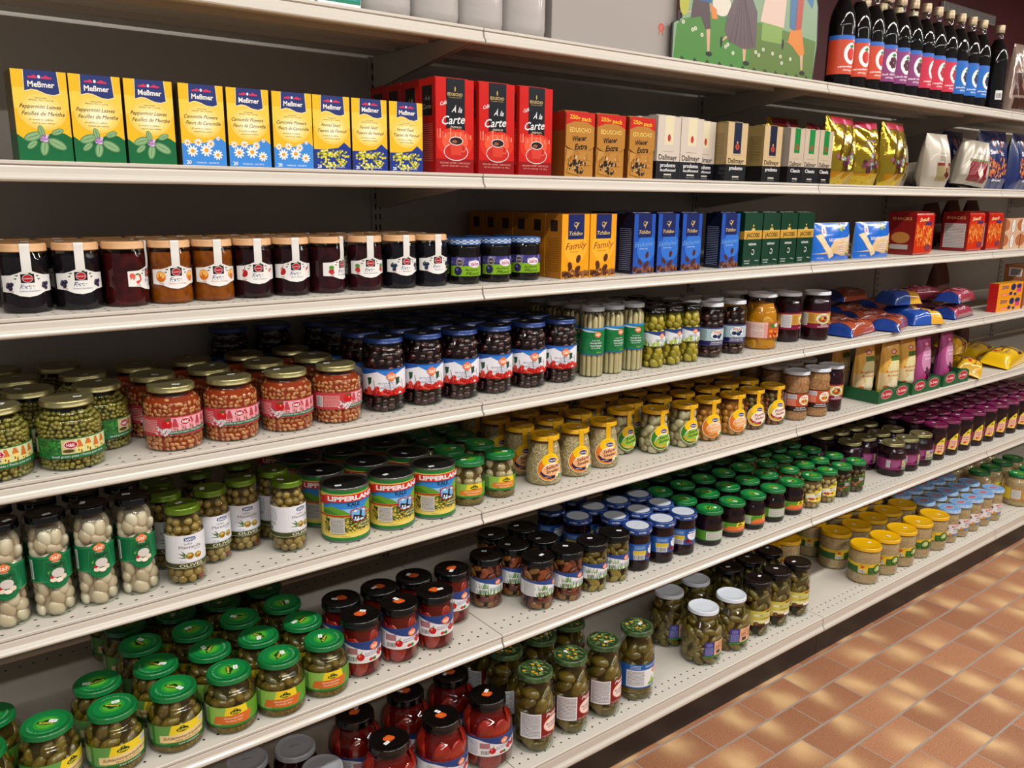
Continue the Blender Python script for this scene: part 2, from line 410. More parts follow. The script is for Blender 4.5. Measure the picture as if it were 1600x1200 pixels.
def sticker(w=13, h=8):
    mb = MB(); A = Art().R(-w/2, -h/2, w/2, h/2, '#eceef2').T('2.99', 0, .2, 3.4, '#70757d')
    A.drape(mb, onflat((0, 0, 0), (1, 0, 0), (0, 1, 0), (0, 0, 1)), eps=.3); return mb
_stick = {}
def blobs(mb, Rf, z0, z1, size, mats, tang=True, asp=1., seed=1, packz=.86, sub=2, vert=False, inset=0., jit=.25, flat=1.):
    """lay kernels / cloves / cucumbers against the inside of the glass"""
    nv0 = len(mb.v); rnd = random.Random(seed); a = size*asp; dz = (2*a if vert else 2*size)*packz; z = z0+dz*.5; row = 0
    while z < z1-dz*.3:
        Rg = min(Rf(z), Rf(min(z+a*.5, z1)), Rf(max(z-a*.5, .004)))-.0017-inset; R = Rg-size*flat
        if not vert and asp > 1.05: R = min(R, math.sqrt(max(1e-6, (Rg-size*flat*.45)**2-(a*.8)**2)))
        st = (2*size if vert else (size+a))*.93; n = max(5, int(2*PI*R/st)); ph = rnd.random()*6
        for k in range(n):
            t = ph+2*PI*(k+rnd.uniform(-jit, jit)*.6)/n; zz = z+rnd.uniform(-jit, jit)*size
            M = Matrix.Rotation(t, 3, 'Z')
            if vert: Q = Matrix.Rotation(rnd.uniform(-.22, .22), 3, 'Y')
            else: Q = Matrix.Rotation(rnd.uniform(0, PI) if asp > 1.05 else 0, 3, 'Y') @ Matrix.Rotation(rnd.uniform(-.3, .3), 3, 'Z')
            s_ = size*rnd.uniform(.86, 1.08)
            sc = (s_, s_*flat, a*rnd.uniform(.85, 1.1)) if vert else (a*rnd.uniform(.85, 1.1), s_*flat, s_)
            mb.blob((R*math.sin(t), -R*math.cos(t), zz), sc, M @ Q, mats[rnd.randrange(len(mats))], sub)
        z += dz; row += 1
    for i in range(nv0, len(mb.v)):      # pressed flat against the glass
        x, y, z = mb.v[i]; z = max(z, .0016); R = math.hypot(x, y); lim = Rf(z)-.0012-inset*.3
        if R > lim: x *= lim/R; y *= lim/R
        mb.v[i] = (x, y, z)
def core(mb, pf, m, top, inset=.0016, n=36):
    b = m.node_tree.nodes['Principled BSDF']; b.inputs['Specular IOR Level'].default_value = .06; b.inputs['Coat Weight'].default_value = 0; b.inputs['Roughness'].default_value = .7   # the shine belongs to the glass
    q = [(max(r-inset, .001), max(z, .0012)) for r, z in pf if z < top]; q.append((lerpf(pf)(top)-inset, top)); q.append((.0005, top))
    mb.rev([(.0005, .0012)]+q, m, n)
def jar(name, cat, R, H, nr, s0, s1, lr, lh, lidm, fill, label=None, lz=.05, lidart=None, mtop=None, pf=None, top=None, glass=None,
        stick=True, strap=None, a0=0, ribs=0, lw=None, sheet=None, dome=0, lidside=None):
    k = Kind(name, cat); pf = pf or jarprof(R, H, nr, s0, s1, lh); Rf = lerpf(pf); k.r = R/1000
    gb = MB(); gb.rev([(.0005, .0004)]+pf, glass or glassmat(), 44); k.part('glass', gb)
    cb = MB(); fill(cb, pf, Rf, (top or (s1-1))/1000); k.part('contents', cb)
    lid = k.part('lid', lidmesh(lr, H, lh, lidm, lidart, mtop, ribs, dome, lidside))
    if label:
        lb = MB(); label.drape(lb, oncyl(Rf, lz/1000, math.radians(a0)), cu=5, cv=None if s0 > lz+5 and not pf is None and abs(Rf(lz/1000+.015)-Rf(lz/1000-.015)) < .0005 else 5, eps=.35)
        k.part('label', lb)
    if strap:
        c, wd, z_lo = strap; sb = MB(); pts = [(Rf(z_lo/1000)+.0007, z_lo/1000), (Rf((z_lo+H-lh)/2000)+.0007, (z_lo+H-lh)/2000), (lr/1000+.0012, (H-lh)/1000), (lr/1000+.0012, H/1000-.001), (lr/1000-.0012, H/1000+.0005), (lr/1000-.008, H/1000+.0004)]
        q = catmull(pts, 4); a = wd/2000; vs = []; 
        for r, z in q:
            for t in (-1, 0, 1): an = math.radians(a0)+t*a/max(r, .01); vs.append((r*math.sin(an), -r*math.cos(an), z))
        fs = [(i*3+j, i*3+j+1, i*3+j+4, i*3+j+3) for i in range(len(q)-1) for j in (0, 1)]
        sb.add(vs, fs, c, True); k.part('seal_strip', sb)
    if stick:
        if 's' not in _stick: _stick['s'] = sticker().mesh('price_sticker')
        k.part('price_sticker', _stick['s'], lid, (0, 0, H/1000-.0007), None, True)
    return k
def wet(c, c2=None, **kw): return mat(c, kw.pop('rough', .3), 0, .35, c2=c2, nscale=kw.pop('nscale', 120), **kw)
# fills
def F_jam(c, c2): return lambda mb, pf, Rf, top: core(mb, pf, mat(c, .25, 0, .3, c2=c2, nscale=70, bump=.4), top)
def F_blob(cc, mats, size, asp=1., sub=2, vert=False, flat=1., packz=.86, seed=1, inset=.004, zlo=.002, jit=.25, mush=None, deep=.7, binset=0.):
    def f(mb, pf, Rf, top):
        core(mb, pf, cc, top-.004, inset=inset+size*deep)
        if mush: core(mb, pf, mush, .016, inset=.002)
        blobs(mb, Rf, zlo, top, size, mats, inset=binset, asp=asp, seed=seed, sub=sub, vert=vert, flat=flat, packz=packz, jit=jit)
    return f
def F_shred(c, mats, n=420, wd=.0009, ln=.016, seed=3):
    def f(mb, pf, Rf, top):
        core(mb, pf, c, top, inset=.003); rnd = random.Random(seed)
        for i in range(n):
            z = rnd.uniform(.006, top-.004); t = rnd.uniform(0, 2*PI); a = rnd.gauss(0, .9); l = ln*rnd.uniform(.5, 1.2); m = mats[i % len(mats)]
            vs = []; bend = rnd.uniform(-.3, .3)
            for s_ in range(5):
                q = (s_/4-.5)*l; du = q*math.cos(a+bend*s_); dz = q*math.sin(a+bend*s_)
                zz = min(max(z+dz, .004), top); R = Rf(zz)-.0022; tt = t+du/R
                for e, rr in ((-wd, 0), (0, wd), (wd, 0)):
                    z3 = zz+e*math.cos(a); t3 = tt-e*math.sin(a)/R; vs.append(((R+rr)*math.sin(t3), -(R+rr)*math.cos(t3), z3))
            mb.add(vs, [(i2*3+j, i2*3+j+1, i2*3+j+4, i2*3+j+3) for i2 in range(4) for j in (0, 1)], m, True)
    return f
def F_rods(c, mats, rad, seed=2):
    def f(mb, pf, Rf, top):
        core(mb, pf, c, top-.01, inset=.006); rnd = random.Random(seed); R0 = Rf(.03)-rad-.002; n = int(2*PI*R0/(2*rad*.97))
        for k in range(n):
            t = 2*PI*k/n; rr = rad*rnd.uniform(.9, 1.08); vs = []; hz = top-rnd.uniform(0, .006)
            for z, s_ in ((.002, .8), (.006, 1), (hz*.5, 1.), (hz-.012, .95), (hz-.004, .7), (hz, .2)):
                R = min(R0, Rf(z)-rad-.0018)
                for j in range(10):
                    a = 2*PI*j/10; vs.append((R*math.sin(t)+rr*s_*math.cos(a), -R*math.cos(t)+rr*s_*math.sin(a), z))
            mb.add(vs, [(i*10+j, i*10+(j+1) % 10, i*10+10+(j+1) % 10, i*10+10+j) for i in range(5) for j in range(10)], mats[k % len(mats)], True)
    return f
# logos
def kuhne(A, x, y, s=1.):
    A.E(x, y+3.4*s, 4.2*s, 3.6*s, '#173d17').E(x, y, 10*s, 4.2*s, '#173d17').E(x, y+5*s, 1.3*s, 1*s, '#e7c52a')
    A.T('Kühne', x, y-.2*s, 4.2*s, '#f2dc3a', w=15*s, sh=.2, b=.02); return A
def sfl(A, x, y, s=1.):
    A.E(x, y, 9*s, 6.4*s, '#e0652a', 20).E(x, y+5.5*s, 4*s, 2.4*s, '#e0652a').E(x, y-5.5*s, 4*s, 2.4*s, '#e0652a').E(x, y, 7.6*s, 5*s, '#f4d9c0', 20).E(x, y, 7*s, 4.5*s, '#e0652a', 20)
    A.T('S&F', x, y, 5.4*s, '#fbe9d0', w=11*s, b=.03); return A
def kuhnelid():
    A = Art().E(0, 0, 31, 31, '#10793a', 40).E(0, 0, 20, 20, '#2a9034', 36).E(0, 0, 15, 15, '#4fa52f', 36)
    A.E(0, 3.5, 6, 5, '#123a17').E(0, 0, 15.5, 5, '#123a17').T('Kühne', 0, -.3, 5, '#e7d64a', w=23, sh=.2, b=.02)
    q = 'PICKLES & VEGETABLES'
    for i, ch in enumerate(q):
        if ch != ' ':
            a = -PI/2+(i-len(q)/2)*.11; A.T(ch, 28*math.cos(a), 28*math.sin(a), 2.4, '#b9dcb9', rot=a+PI/2)
    return A
# ------------------------------------------------------------------ the kinds of jar on the shelves
K = {}
BLK = mat('#060607', .16, 0, .5, spec=.35); GRN = mat('#0a6a32', .3, 0, .4); YEL = mat('#d8a500', .3, 0, .4); WHT = mat('#ccd3dd', .32, 0, .3)
BLU = mat('#16397c', .3, 0, .4); GLD = mat('#a8a070', .3, .8); PUR = mat('#6e1446', .3, 0, .4)
W = '#e9e9ec'
rn = random.Random(5)
def hk(A, x, y, s=1.):
    A.E(x, y, 9.5*s, 6*s, '#f0e6e6', 8).E(x, y, 8.5*s, 5.2*s, '#b02035', 8).T('H&K', x, y, 4.6*s, W, w=11*s, b=.03); return A
def village(A, x0, x1, y0, y1, sky='#cfd9a8', roof='#c8702e', wall='#e8d36e'):
    A.R(x0, y0, x1, y1, sky); n = int((x1-x0)/14)
    for i in range(n):
        x = x0+7+i*14; h = (y1-y0)*(.35+.25*((i*7) % 3)/2)
        A.R(x-5, y0, x+4, y0+h, wall).P([(x-6, y0+h-1), (x+5, y0+h-1), (x+1, y1-1.5), (x-3, y1-1.5)], roof).R(x-3, y0+h*.3, x-1, y0+h*.6, '#54606e').R(x+1, y0, x+3, y0+h*.45, '#8a3a2a')
    return A
def lab_pea():
    A = Art().R(-152, -17, 152, 17, '#2f6a35')
    village(A, -8, 70, -9, 15); village(A, -150, -60, -9, 15)
    for i in range(60): A.E(rn.uniform(-52, -16), rn.uniform(-11, 14), 2.8, 2.2, ('#2c7a2c', '#3c9138', '#1e5a24')[i % 3], 7)
    A.R(-14, -10, 6, 15, '#c9c08a').E(-4, -4, 9, 3, '#5a4426', 9)
    hk(A, 0, 6, 1.15); A.P([(-40, -17), (75, -17), (75, -7), (-40, -10)], '#1f6b3a')
    A.T('Small green peas / Petits pois verts', 12, -12.3, 3.6, W, w=84, sh=.15, rot=.02); A.T('H&K', 110, 4, 8, '#b02035'); return A
def lab_bean():
    A = Art().R(-158, -17, 158, 17, '#b93a44').L(-66, -12, -34, 12, 8, '#e9b7b4', .45).bar(-84, -12, -68, 10)
    village(A, -10, 80, -9, 15, '#e2a7b4', '#b5404a', '#d98a8e')
    for i in range(34): A.E(-20+rn.gauss(0, 7), -8+rn.gauss(0, 4), 2.6, 1.4, ('#dcdcdf', '#c8ccd0')[i % 2], 8, rot=rn.random()*3)
    A.E(-17, 5, 8.5, 8, '#c3141c', 16).E(-15, 7, 2, 1.6, '#ee8a80', 8).P([(-24, 12), (-17, 10), (-8, 13), (-16, 14)], '#2d6a2a')
    hk(A, 14, 7, 1.1); A.P([(-14, -15), (86, -13), (86, -5), (-14, -9)], '#2c6b4a')
    A.T('Haricots en sauce / White beans in tomato sauce', 30, -10, 3.4, W, w=88, sh=.15, rot=.02); return A
def lab_cherry():
    A = Art().R(-130, -28, 130, 28, '#e4e6ee').P([(-130, 28), (-130, 22), (-60, 14), (0, 28)], '#1d4fa0').P([(0, 28), (-36, 28), (0, 10), (40, 28)], '#2e7bd0').R(-130, 25, 130, 28, '#1d4fa0')
    A.R(-130, -28, 130, -26, '#b81f1c')
    for i in range(46):
        x = rn.uniform(-62, 62); y = -25+abs(rn.gauss(0, 5)); y = min(y, -12); A.E(x, y, 5, 4.6, ('#c31e17', '#d8402a', '#a31414')[i % 3], 12).E(x-1.2, y+1.4, 1, .8, '#f0a48c', 6)
    for x in (-46, 16): A.P([(x, -8), (x+7, -2), (x+8, 10), (x-3, 9)], '#1f4a2c')
    for x in (-30, 2, 34): A.P([(x, -16), (x+1, -16), (x-3, 4), (x-4, 4)], '#2c3a22')
    sfl(A, 4, 12, 1.25); A.T('RED SOUR PITTED CHERRIES', 2, -1.5, 3.3, '#263c7a', w=50).T('IN LIGHT SYRUP', 2, -6.2, 2.6, '#263c7a', w=26).T('CERISES ROUGES SURES', 2, -10.8, 3.2, '#263c7a', w=44).L(-120, -20, -84, 16, 10, '#7a7f8c'); return A
def lab_asp():
    A = Art().R(-90, -33, 90, 33, '#17743f').R(-90, -34.5, 90, -32, '#1d5c9a').R(-90, 29, 90, 34, '#2a7fd0').P([(-60, 30), (-30, 30), (10, 24), (-20, 24)], '#cfe0ee').L(-62, -28, -44, 24, 14, '#b9cdbf', .4)
    for i in range(26):
        x, y = rn.uniform(-42, 22), rn.uniform(-28, 22); A.P([(x-3, y), (x, y+1.5), (x+3, y), (x, y-1.5)], '#0f5c30')
    sfl(A, 6, 18, 1.); A.T('Peeled White', 2, 3, 3.2, W, w=22).T('Asparagus Spears', 2, -3, 4, W, w=32, b=.02).T('Turions d\'asperges', 2, -10, 4, W, w=32, b=.02).T('Blanches Pelees', 2, -16, 3.2, W, w=24).T('330 ml', 10, -27, 2.6, '#e6cf4a', w=12); return A
def grass(A, x0, x1, y0, h, n=26):
    for i in range(n):
        x = rn.uniform(x0, x1); t = rn.uniform(-6, 6); hh = h*rn.uniform(.5, 1); A.P([(x-.9, y0), (x+.9, y0), (x+t, y0+hh)], ('#4f8f2a', '#6fae35', '#2f6a28')[i % 3])
    return A
def lab_pepper():
    A = Art().R(-86, -20, 86, 20, '#dfe5ea').P([(-86, 20), (-86, 17), (-30, 15), (10, 6), (40, 4), (86, 10), (86, 20)], '#24407f')
    grass(A, -60, 30, -20, 18, 30); 
    for i in range(12): A.E(rn.uniform(-40, 30), rn.uniform(-17, -8), 2.4, 6, ('#8fae2a', '#a9bf3a')[i % 2], 10, rot=rn.uniform(-.5, .5))
    sfl(A, 10, 8, .9); A.T('HOT PEPPERS', 4, -2, 2.8, '#24407f', w=24).T('PIMENTS FORTS', 4, -6, 2.8, '#24407f', w=26); return A
def lab_grass():
    A = Art().R(-122, -20, 122, 20, '#e3e6e8').P([(-122, 20), (-122, 17), (-50, 16), (0, 8), (20, 2), (60, 0), (122, 8), (122, 20)], '#25468a')
    A.bar(-28, -17, -8, -7).L(-66, -18, -36, 16, 12, '#84888c', .42); grass(A, -30, 40, -20, 20, 40); grass(A, -34, -4, -4, 18, 16)
    sfl(A, 22, 9, 1.); A.T('PICKLED VEGETABLES', 16, -4, 3, '#25468a', w=34).T('LEGUMES MARINES', 16, -9, 3, '#25468a', w=32); return A
def lab_polka():
    A = Art().R(-110, -27, 110, 27, '#251c56').R(-110, -12, 110, 22, '#a9c4cc')
    for i in range(60): A.E(-108+i*3.7, 24.5, .6, .6, '#9fb4dc', 6).E(-108+i*3.7, -25.5, .6, .6, '#9fb4dc', 6)
    A.L(-60, -10, -28, 20, 9, '#4a6a74', .4).E(4, 5, 22, 16, '#16224e', 24).E(4, 5, 21, 15, '#dfe8ea', 24)
    A.E(-4, 1, 7, 5.5, '#1b2050', 14).E(9, -1, 7, 5.5, '#232a66', 14).E(15, 5, 5, 4, '#1b2050', 12).P([(2, 6), (10, 10), (6, 2)], '#4f9a2a').T('POLKA', 6, 13, 6.5, '#d2481f', w=26, b=.03)
    A.T('WHOLE PLUMS IN SYRUP', 6, -16.5, 3.4, W, w=42, b=.02).T('PRUNES ENTIERES AU SIROP', 6, -21.5, 3.2, W, w=46); return A
def lab_beet(red='#7a1338', mid='#c8963a'):
    A = Art().R(-128, -27, 128, 27, red).R(-128, -12, 128, 22, mid).R(-76, -20, -44, 20, '#d8d8d8').L(-74, -18, -46, 18, 13, '#6a6a6a', .42).L(-40, -8, -22, 18, 8, '#7a4a1a', .4)
    A.E(6, 4, 25, 18, '#8a6a1a', 24).E(6, 4, 24, 17, '#d9dcb8', 24).E(6, 1, 17, 10, '#4c8a3a', 18)
    for x, y, c in ((-4, 0, '#c6431f'), (6, -3, '#a52a1c'), (15, 1, '#d86a2a'), (3, 5, '#e6a33a'), (12, 6, '#5a1a34')): A.E(x, y, 5.5, 4.5, c, 12)
    A.T('POLKA', 8, 13, 5.5, '#c02a20', w=24, b=.03).T('BEET SALAD', 12, -16.5, 3.6, W, w=26, b=.02).T('SALADE DE BETTERAVES', 10, -22, 3.6, W, w=44, b=.02); return A
def lab_psal():
    A = Art().R(-122, -30, 122, 30, '#251410').R(-122, -14, 122, 27, '#c14a26').R(-72, -24, -48, 27, '#d8dadb').L(-71, -22, -49, 25, 14, '#5a5a5a', .42).R(-44, 10, -14, 25, '#cdd3d8').L(-43, 11, -15, 24, 4, '#55606a', .4).L(-44, -12, -16, 8, 6, '#f0c0a8', .4)
    A.E(14, 7, 23, 18, '#1f5a30', 24).E(14, 7, 21, 16.5, '#e8e4d8', 24).E(14, 2, 15, 8, '#e0a050', 14).E(8, 3, 5, 4, '#c8542a', 10).E(19, 3, 5, 4, '#4c8a3a', 10).T('POLKA', 14, 15, 5.5, '#d2481f', w=25, b=.03)
    A.T('SOUR BEET MIX', 2, -18.5, 4, W, w=36, b=.02).T('SALADE DE LEGUMES', 2, -25, 3.8, W, w=46, b=.02); return A
def lab_pump():
    A = Art().R(-150, -24, 150, 24, '#d79a92').R(-150, 18, 150, 24, '#e2b2a6').R(-58, -20, -20, 20, '#e3c9c2').L(-56, -18, -22, 18, 11, '#9a6a66', .4).R(-8, -24, 60, 24, '#b9562c')
    for i in range(18): A.E(rn.uniform(-2, 50), rn.uniform(-18, 2), 6, 5, ('#c83a1a', '#e08a30', '#8a2a18', '#e8b45a')[i % 4], 12)
    A.E(20, 14, 24, 7, '#3c7a2c', 16).E(22, 15, 8, 6, '#e8dada', 16).T('P', 22, 15, 6, '#b02a50'); return A
def lab_garlic():
    A = Art().P([(-105, 24), (-14, 26), (-6, 31), (6, 31), (14, 26), (105, 24), (105, -20), (22, -20), (12, -31), (0, -34), (-12, -31), (-22, -20), (-105, -20)], '#0b6a3e')
    A.R(-105, 22.5, 105, 24, '#1b9a58').R(-105, -20, 105, -18.5, '#1b9a58').R(-44, -16, -37, 20, '#c9d3cc').bar(-43.5, -15, -37.5, 18)
    A.P([(-17, 18), (17, 18), (20, -8), (12, -27), (0, -31), (-12, -27), (-20, -8)], '#0d7a48').P([(-15, 16), (15, 16), (18, -8), (10, -25), (0, -29), (-10, -25), (-18, -8)], '#0a6238')
    sfl(A, 0, 22, 1.05); A.T('PICKLED', 0, 14, 2.2, '#cfe3d2', w=12).T('Garlic', 2, 8, 6.5, '#07351f', w=26, sh=.35, b=.03)
    A.E(2, -6, 10, 8, '#cfc9c6', 14).E(-6, -17, 5.5, 4, '#e6dcc8', 10).E(3, -19, 6, 4, '#efe6d4', 10).E(10, -15, 5, 4.5, '#dccfba', 10).E(-8, -12, 3, 2.6, '#c1202a', 8).P([(-14, -3), (-9, 0), (-12, -7)], '#57a83a').P([(6, 4), (9, 6), (9, 1)], '#7a6a52'); return A
def lab_olive():
    A = Art().R(-98, -32, 98, 32, '#dfe2ea').R(-98, -32, 98, -20.5, '#3c4420').R(-98, -31.2, 98, -30.4, '#c9c9a0').R(-98, -21.6, 98, -20.8, W)
    A.L(-78, 2, -50, 28, 8, '#8d9097', .4).L(-78, -8, -54, 0, 4, '#4e5258', .5).bar(-78, -20, -62, -9)
    A.E(0, 24, 11, 4.2, '#184a86', 14).R(-10, 21, 10, 27.5, '#184a86').T('SARDO', 0, 24, 4.6, W, w=17, b=.03)
    A.T('Stuffed', -4, 15.5, 3.4, '#4a4c50', w=14).T('Manzanilla', 0, 9.5, 5.8, '#4a4c50', w=40).T('Farcies', 12, 4, 2.6, '#4a4c50', w=12)
    A.E(-2, -8, 7, 6.4, '#8a7a26', 16).E(-2.8, -6, 4, 3, '#c6b35a', 10).E(-1, -10, 2.6, 2, '#b8431c', 8).E(13, -9, 7, 6, '#9a8426', 16).E(14, -7, 4, 2.6, '#cdb65e', 10).E(16, -11, 2.4, 2, '#b8431c', 8)
    for q in ([(-8, -6), (-22, -1), (-12, -9)], [(-8, -9), (-24, -10), (-10, -12)], [(-9, -4), (-16, 3), (-12, -6)]): A.P(q, '#4c6a2c')
    A.T('375 mL', -14, -18, 2.6, '#4a4c50', w=12).T('OLIVES', 0, -26, 5.6, '#e3e3cc', w=42, b=.01); return A
def lab_kale():
    A = Art().R(-157, -55, 157, 55, '#e3cf6a').R(-157, 47, 157, 55, '#1f7a34').R(-157, -55, 157, -48, '#1f7a34')
    for k in range(14): A.E(-86, -40+k*6.3, 8, 3.4, '#ecdf9c', 10).E(-78, -37+k*6.3, 6, 2.6, '#d2b84a', 10)
    for ox in (0, 157) :
        if ox: A.R(80, -46, 157, 44, '#dccb80').L(84, -40, 150, 38, 16, '#7a7048', .4); continue
        A.R(-64, 2, 70, 40, '#2f86d6').R(-64, 2, 70, 14, '#8fc0ea').P([(-64, 6), (-64, 14), (-40, 20), (-14, 12), (-4, 4), (-4, 2), (-64, 2)], '#5f9a2c').P([(20, 2), (40, 22), (70, 28), (70, 2)], '#78ad34').P([(-64, 2), (-64, 9), (-46, 12), (-24, 2)], '#3f7f24')
        A.R(-64, -40, 70, -2, '#dcc452').R(-76, -1.5, 74, 1.5, '#b3261e')
        for i in range(190): A.E(rn.uniform(-58, 66), rn.uniform(-34, -4)+(0 if i % 3 else -3), 5.5, 1.0, ('#2d4a22', '#46642c', '#5f7a3a', '#1f3818', '#26401c')[i % 5], 6, rot=rn.uniform(-1.3, 1.3))
        A.R(-44, -38, -14, -4, '#c9c9c4').L(-42, -36, -16, -6, 11, '#6e6e6e', .45)
        A.P([(-2, 12), (10, 15), (16, 12), (22, 15), (34, 12), (34, -4), (28, -14), (4, -14), (-2, -4)], '#b3261e').P([(0, 10), (10, 12.5), (16, 10), (22, 12.5), (32, 10), (32, -4), (27, -12), (5, -12), (0, -4)], '#6fb2e6')
        A.P([(2, -8), (4, 2), (14, -1), (30, -8)], '#17171a').P([(16, -4), (18, 9), (22, 10), (21, -4)], '#22262e').R(6, -8, 9, -3, W).R(12, -8, 15, -4, W).E(8, 9, 3.4, 2, W, 8).E(27, 8, 3.4, 2, W, 8).E(12, -11, 4, 2, W, 8).E(22, -11, 4, 2, W, 8)
        A.P([(-74, 24), (-46, 26), (-46, 44), (-74, 40), (-66, 32)], '#b3261e').P([(-54, 30), (70, 32), (70, 47), (-54, 45)], '#cf2a20').T('LIPPERLAND', 6, 38.4, 9.6, W, w=106, b=.045, rot=.012)
        A.T('KALE', 6, 24, 8, '#15304e', w=26, b=.03).T('850 ml', 6, 17.5, 3, '#15304e', w=12).T('GRUNKOHL', 30, -20, 3, '#f0f0e0', w=30, sh=.3).T('tafelfertig', 26, -26, 3, '#f0f0e0', w=26, sh=.3).T('Product of', -12, -45, 2.4, '#8a4a1a', w=16)
    return A
def kpanel(A, title, sub, x=0, w_=46, h=20, col='#d8752a', bg='#5d9a2c', long=120):
    A.R(-long, -h, long, h, bg); A.P([(-long, h), (-long, h-6), (-w_, h-3), (-w_, h)], '#cfe0b0')
    A.R(-long, -h, long, -h+4, '#2c7a3a').P([(x-w_, h), (x-w_*.2, h), (x-w_*.5, -h+4), (x-w_, -h+4)], '#8fbe55').P([(x-10, h), (x+26, h), (x+30, -2), (x-16, -2)], '#e8cf2a')
    A.P([(x-w_*.82, -h+7), (x+w_*.7, -h+5), (x+w_*.85, 5), (x-w_*.7, 2)], col)
    A.L(x-w_*1.9, -h+6, x-w_*1.1, h-3, 9, '#dbe6c8', .4)
    kuhne(A, x+6, h*.45, 1.); A.T(title, x+2, -1.5, 4., '#f3e9cf', w=min(len(title)*2.9, 46), sh=.25).T(sub, x+2, -7.5, 3.6, '#f3e9cf', w=min(len(sub)*2.6, 44), sh=.25); return A
def lab_onion(): return kpanel(Art(), 'Silberzwiebeln', 'süss-sauer', 0, 38, 17, '#d8812a', long=116)
def lab_gher1(): return kpanel(Art(), 'Gewürzgurken', 'Auslese fein', 2, 44, 20, '#cf6a2a', long=148)
def lab_gher2():
    A = Art().R(-148, -20, 148, 20, '#3d7a35').R(-148, -20, 148, -16, '#236a34').P([(-46, 20), (-10, 20), (-24, -16), (-46, -16)], '#5f9a4c').P([(-14, 20), (52, 20), (52, 0), (-20, 0)], '#e8cf2a')
    A.P([(-36, -13), (46, -13), (50, 5), (-36, 1)], '#e6cf94').R(36, 8, 52, 18, W).L(37, 9, 51, 17, 3, '#4a6a8a'); kuhne(A, 4, 10, 1.05)
    A.T('Schlemmertöpfchen', 8, -3.5, 5.6, '#5a2a14', w=76, sh=.3, b=.01, rot=.03).T('FEINE GÜRKCHEN', 12, -9.6, 3.2, '#7a4a2a', w=42, rot=.03).T('DAS ORIGINAL', 16, -17.5, 2.8, W, w=40).L(-90, -12, -52, 16, 9, '#cfdcb8', .4); return A
def lab_cab(v=0):
    A = Art().R(-120, -15, 120, 15, '#4f8f2c').R(-120, -15, 120, -12, '#2c6a30')
    if v == 0: A.R(-20, -12, 40, 12, '#d7d9d2').L(-18, -11, 38, 11, 7, '#5a5f58', .42); return A
    A.P([(-40, -9), (60, -9), (60, 2), (-20, 5)], '#d8752a').P([(4, 15), (40, 15), (40, 3), (0, 3)], '#e8cf2a').P([(-60, 15), (-30, 15), (-50, -12), (-60, -12)], '#8fbe55').R(-40, -12, 60, -8, '#c4455a'); kuhne(A, 14, 8, .85)
    A.T('Rote Bete', 18, -2, 3, W, w=22, sh=.2).R(-58, -11, -36, 11, '#d7d9d2').L(-57, -10, -37, 10, 6, '#5a5f58', .42); return A
def lab_ssal(dark=False):
    bg = '#2f5a24' if dark else '#d6c83c'
    A = Art().P([(-30, 2), (-6, 8), (16, 26), (30, 26), (30, -24), (-8, -24), (-30, -14)], bg).P([(-28, 0), (0, 4), (26, 10), (26, -4), (-28, -12)], '#e9e6dc' if not dark else '#26331c')
    for i in range(12): A.E(rn.uniform(-22, 8), rn.uniform(-20, -8), 4, 3.2, ('#c8302a', '#e8e0c8', '#a9552a')[i % 3] if not dark else ('#8a4a32', '#a86a4a')[i % 2], 10)
    kuhne(A, 14, 16, .75); A.T('Made for' if not dark else 'ENJOY', 8, 4, 4, '#3c6a2c' if not dark else W, w=20, b=.02, sh=.1).T('Meat' if not dark else 'FRESH', 8, -2, 4, '#3c6a2c' if not dark else W, w=20, b=.02, sh=.1); return A
def lab_gcab():
    A = Art().R(-150, -20, 150, 20, '#7d2a5c').bar(-52, -12, -38, 14).L(-34, -10, -4, 14, 7, '#b878a4', .4); village(A, 4, 74, -10, 17, '#9fb0d8', '#8a4a7a', '#c6c25a')
    A.E(10, 8, 6, 7, '#b9c83a', 12).E(-4, -10, 8, 6, '#4a1440', 12).P([(4, -20), (74, -20), (74, -10), (4, -12)], '#3f7a44').T('H&K', 32, 8, 6, '#b02035', w=16, b=.03).T('Red cabbage / Chou rouge', 30, -15, 3.6, W, w=52); A.T('H&K', 110, 0, 8, W); return A
def lab_pcab():
    A = Art().R(-84, -18, 84, 6, '#93265c').L(-78, -16, -30, 4, 5, '#d79ab8', .4)
    A.P([(-16, -28), (14, -32), (22, -20), (22, 34), (14, 34), (0, 22), (-10, 10), (-12, -10)], '#e2cc30').P([(-14, -24), (14, -28), (19, -18), (19, 12), (2, 12), (-8, 6), (-10, -10)], '#e6b8a0')
    kuhne(A, 10, 20, .7); A.T('Rotkohl', 4, 2, 5.2, '#9a1d4a', w=22, sh=.3, b=.02).T('mit Apfel', 5, -7, 4.4, '#5a3a1a', w=20, sh=.3, b=.02).E(0, -20, 6, 5, '#c8552a', 12).E(9, -18, 5, 4.4, '#d98a3a', 12); return A
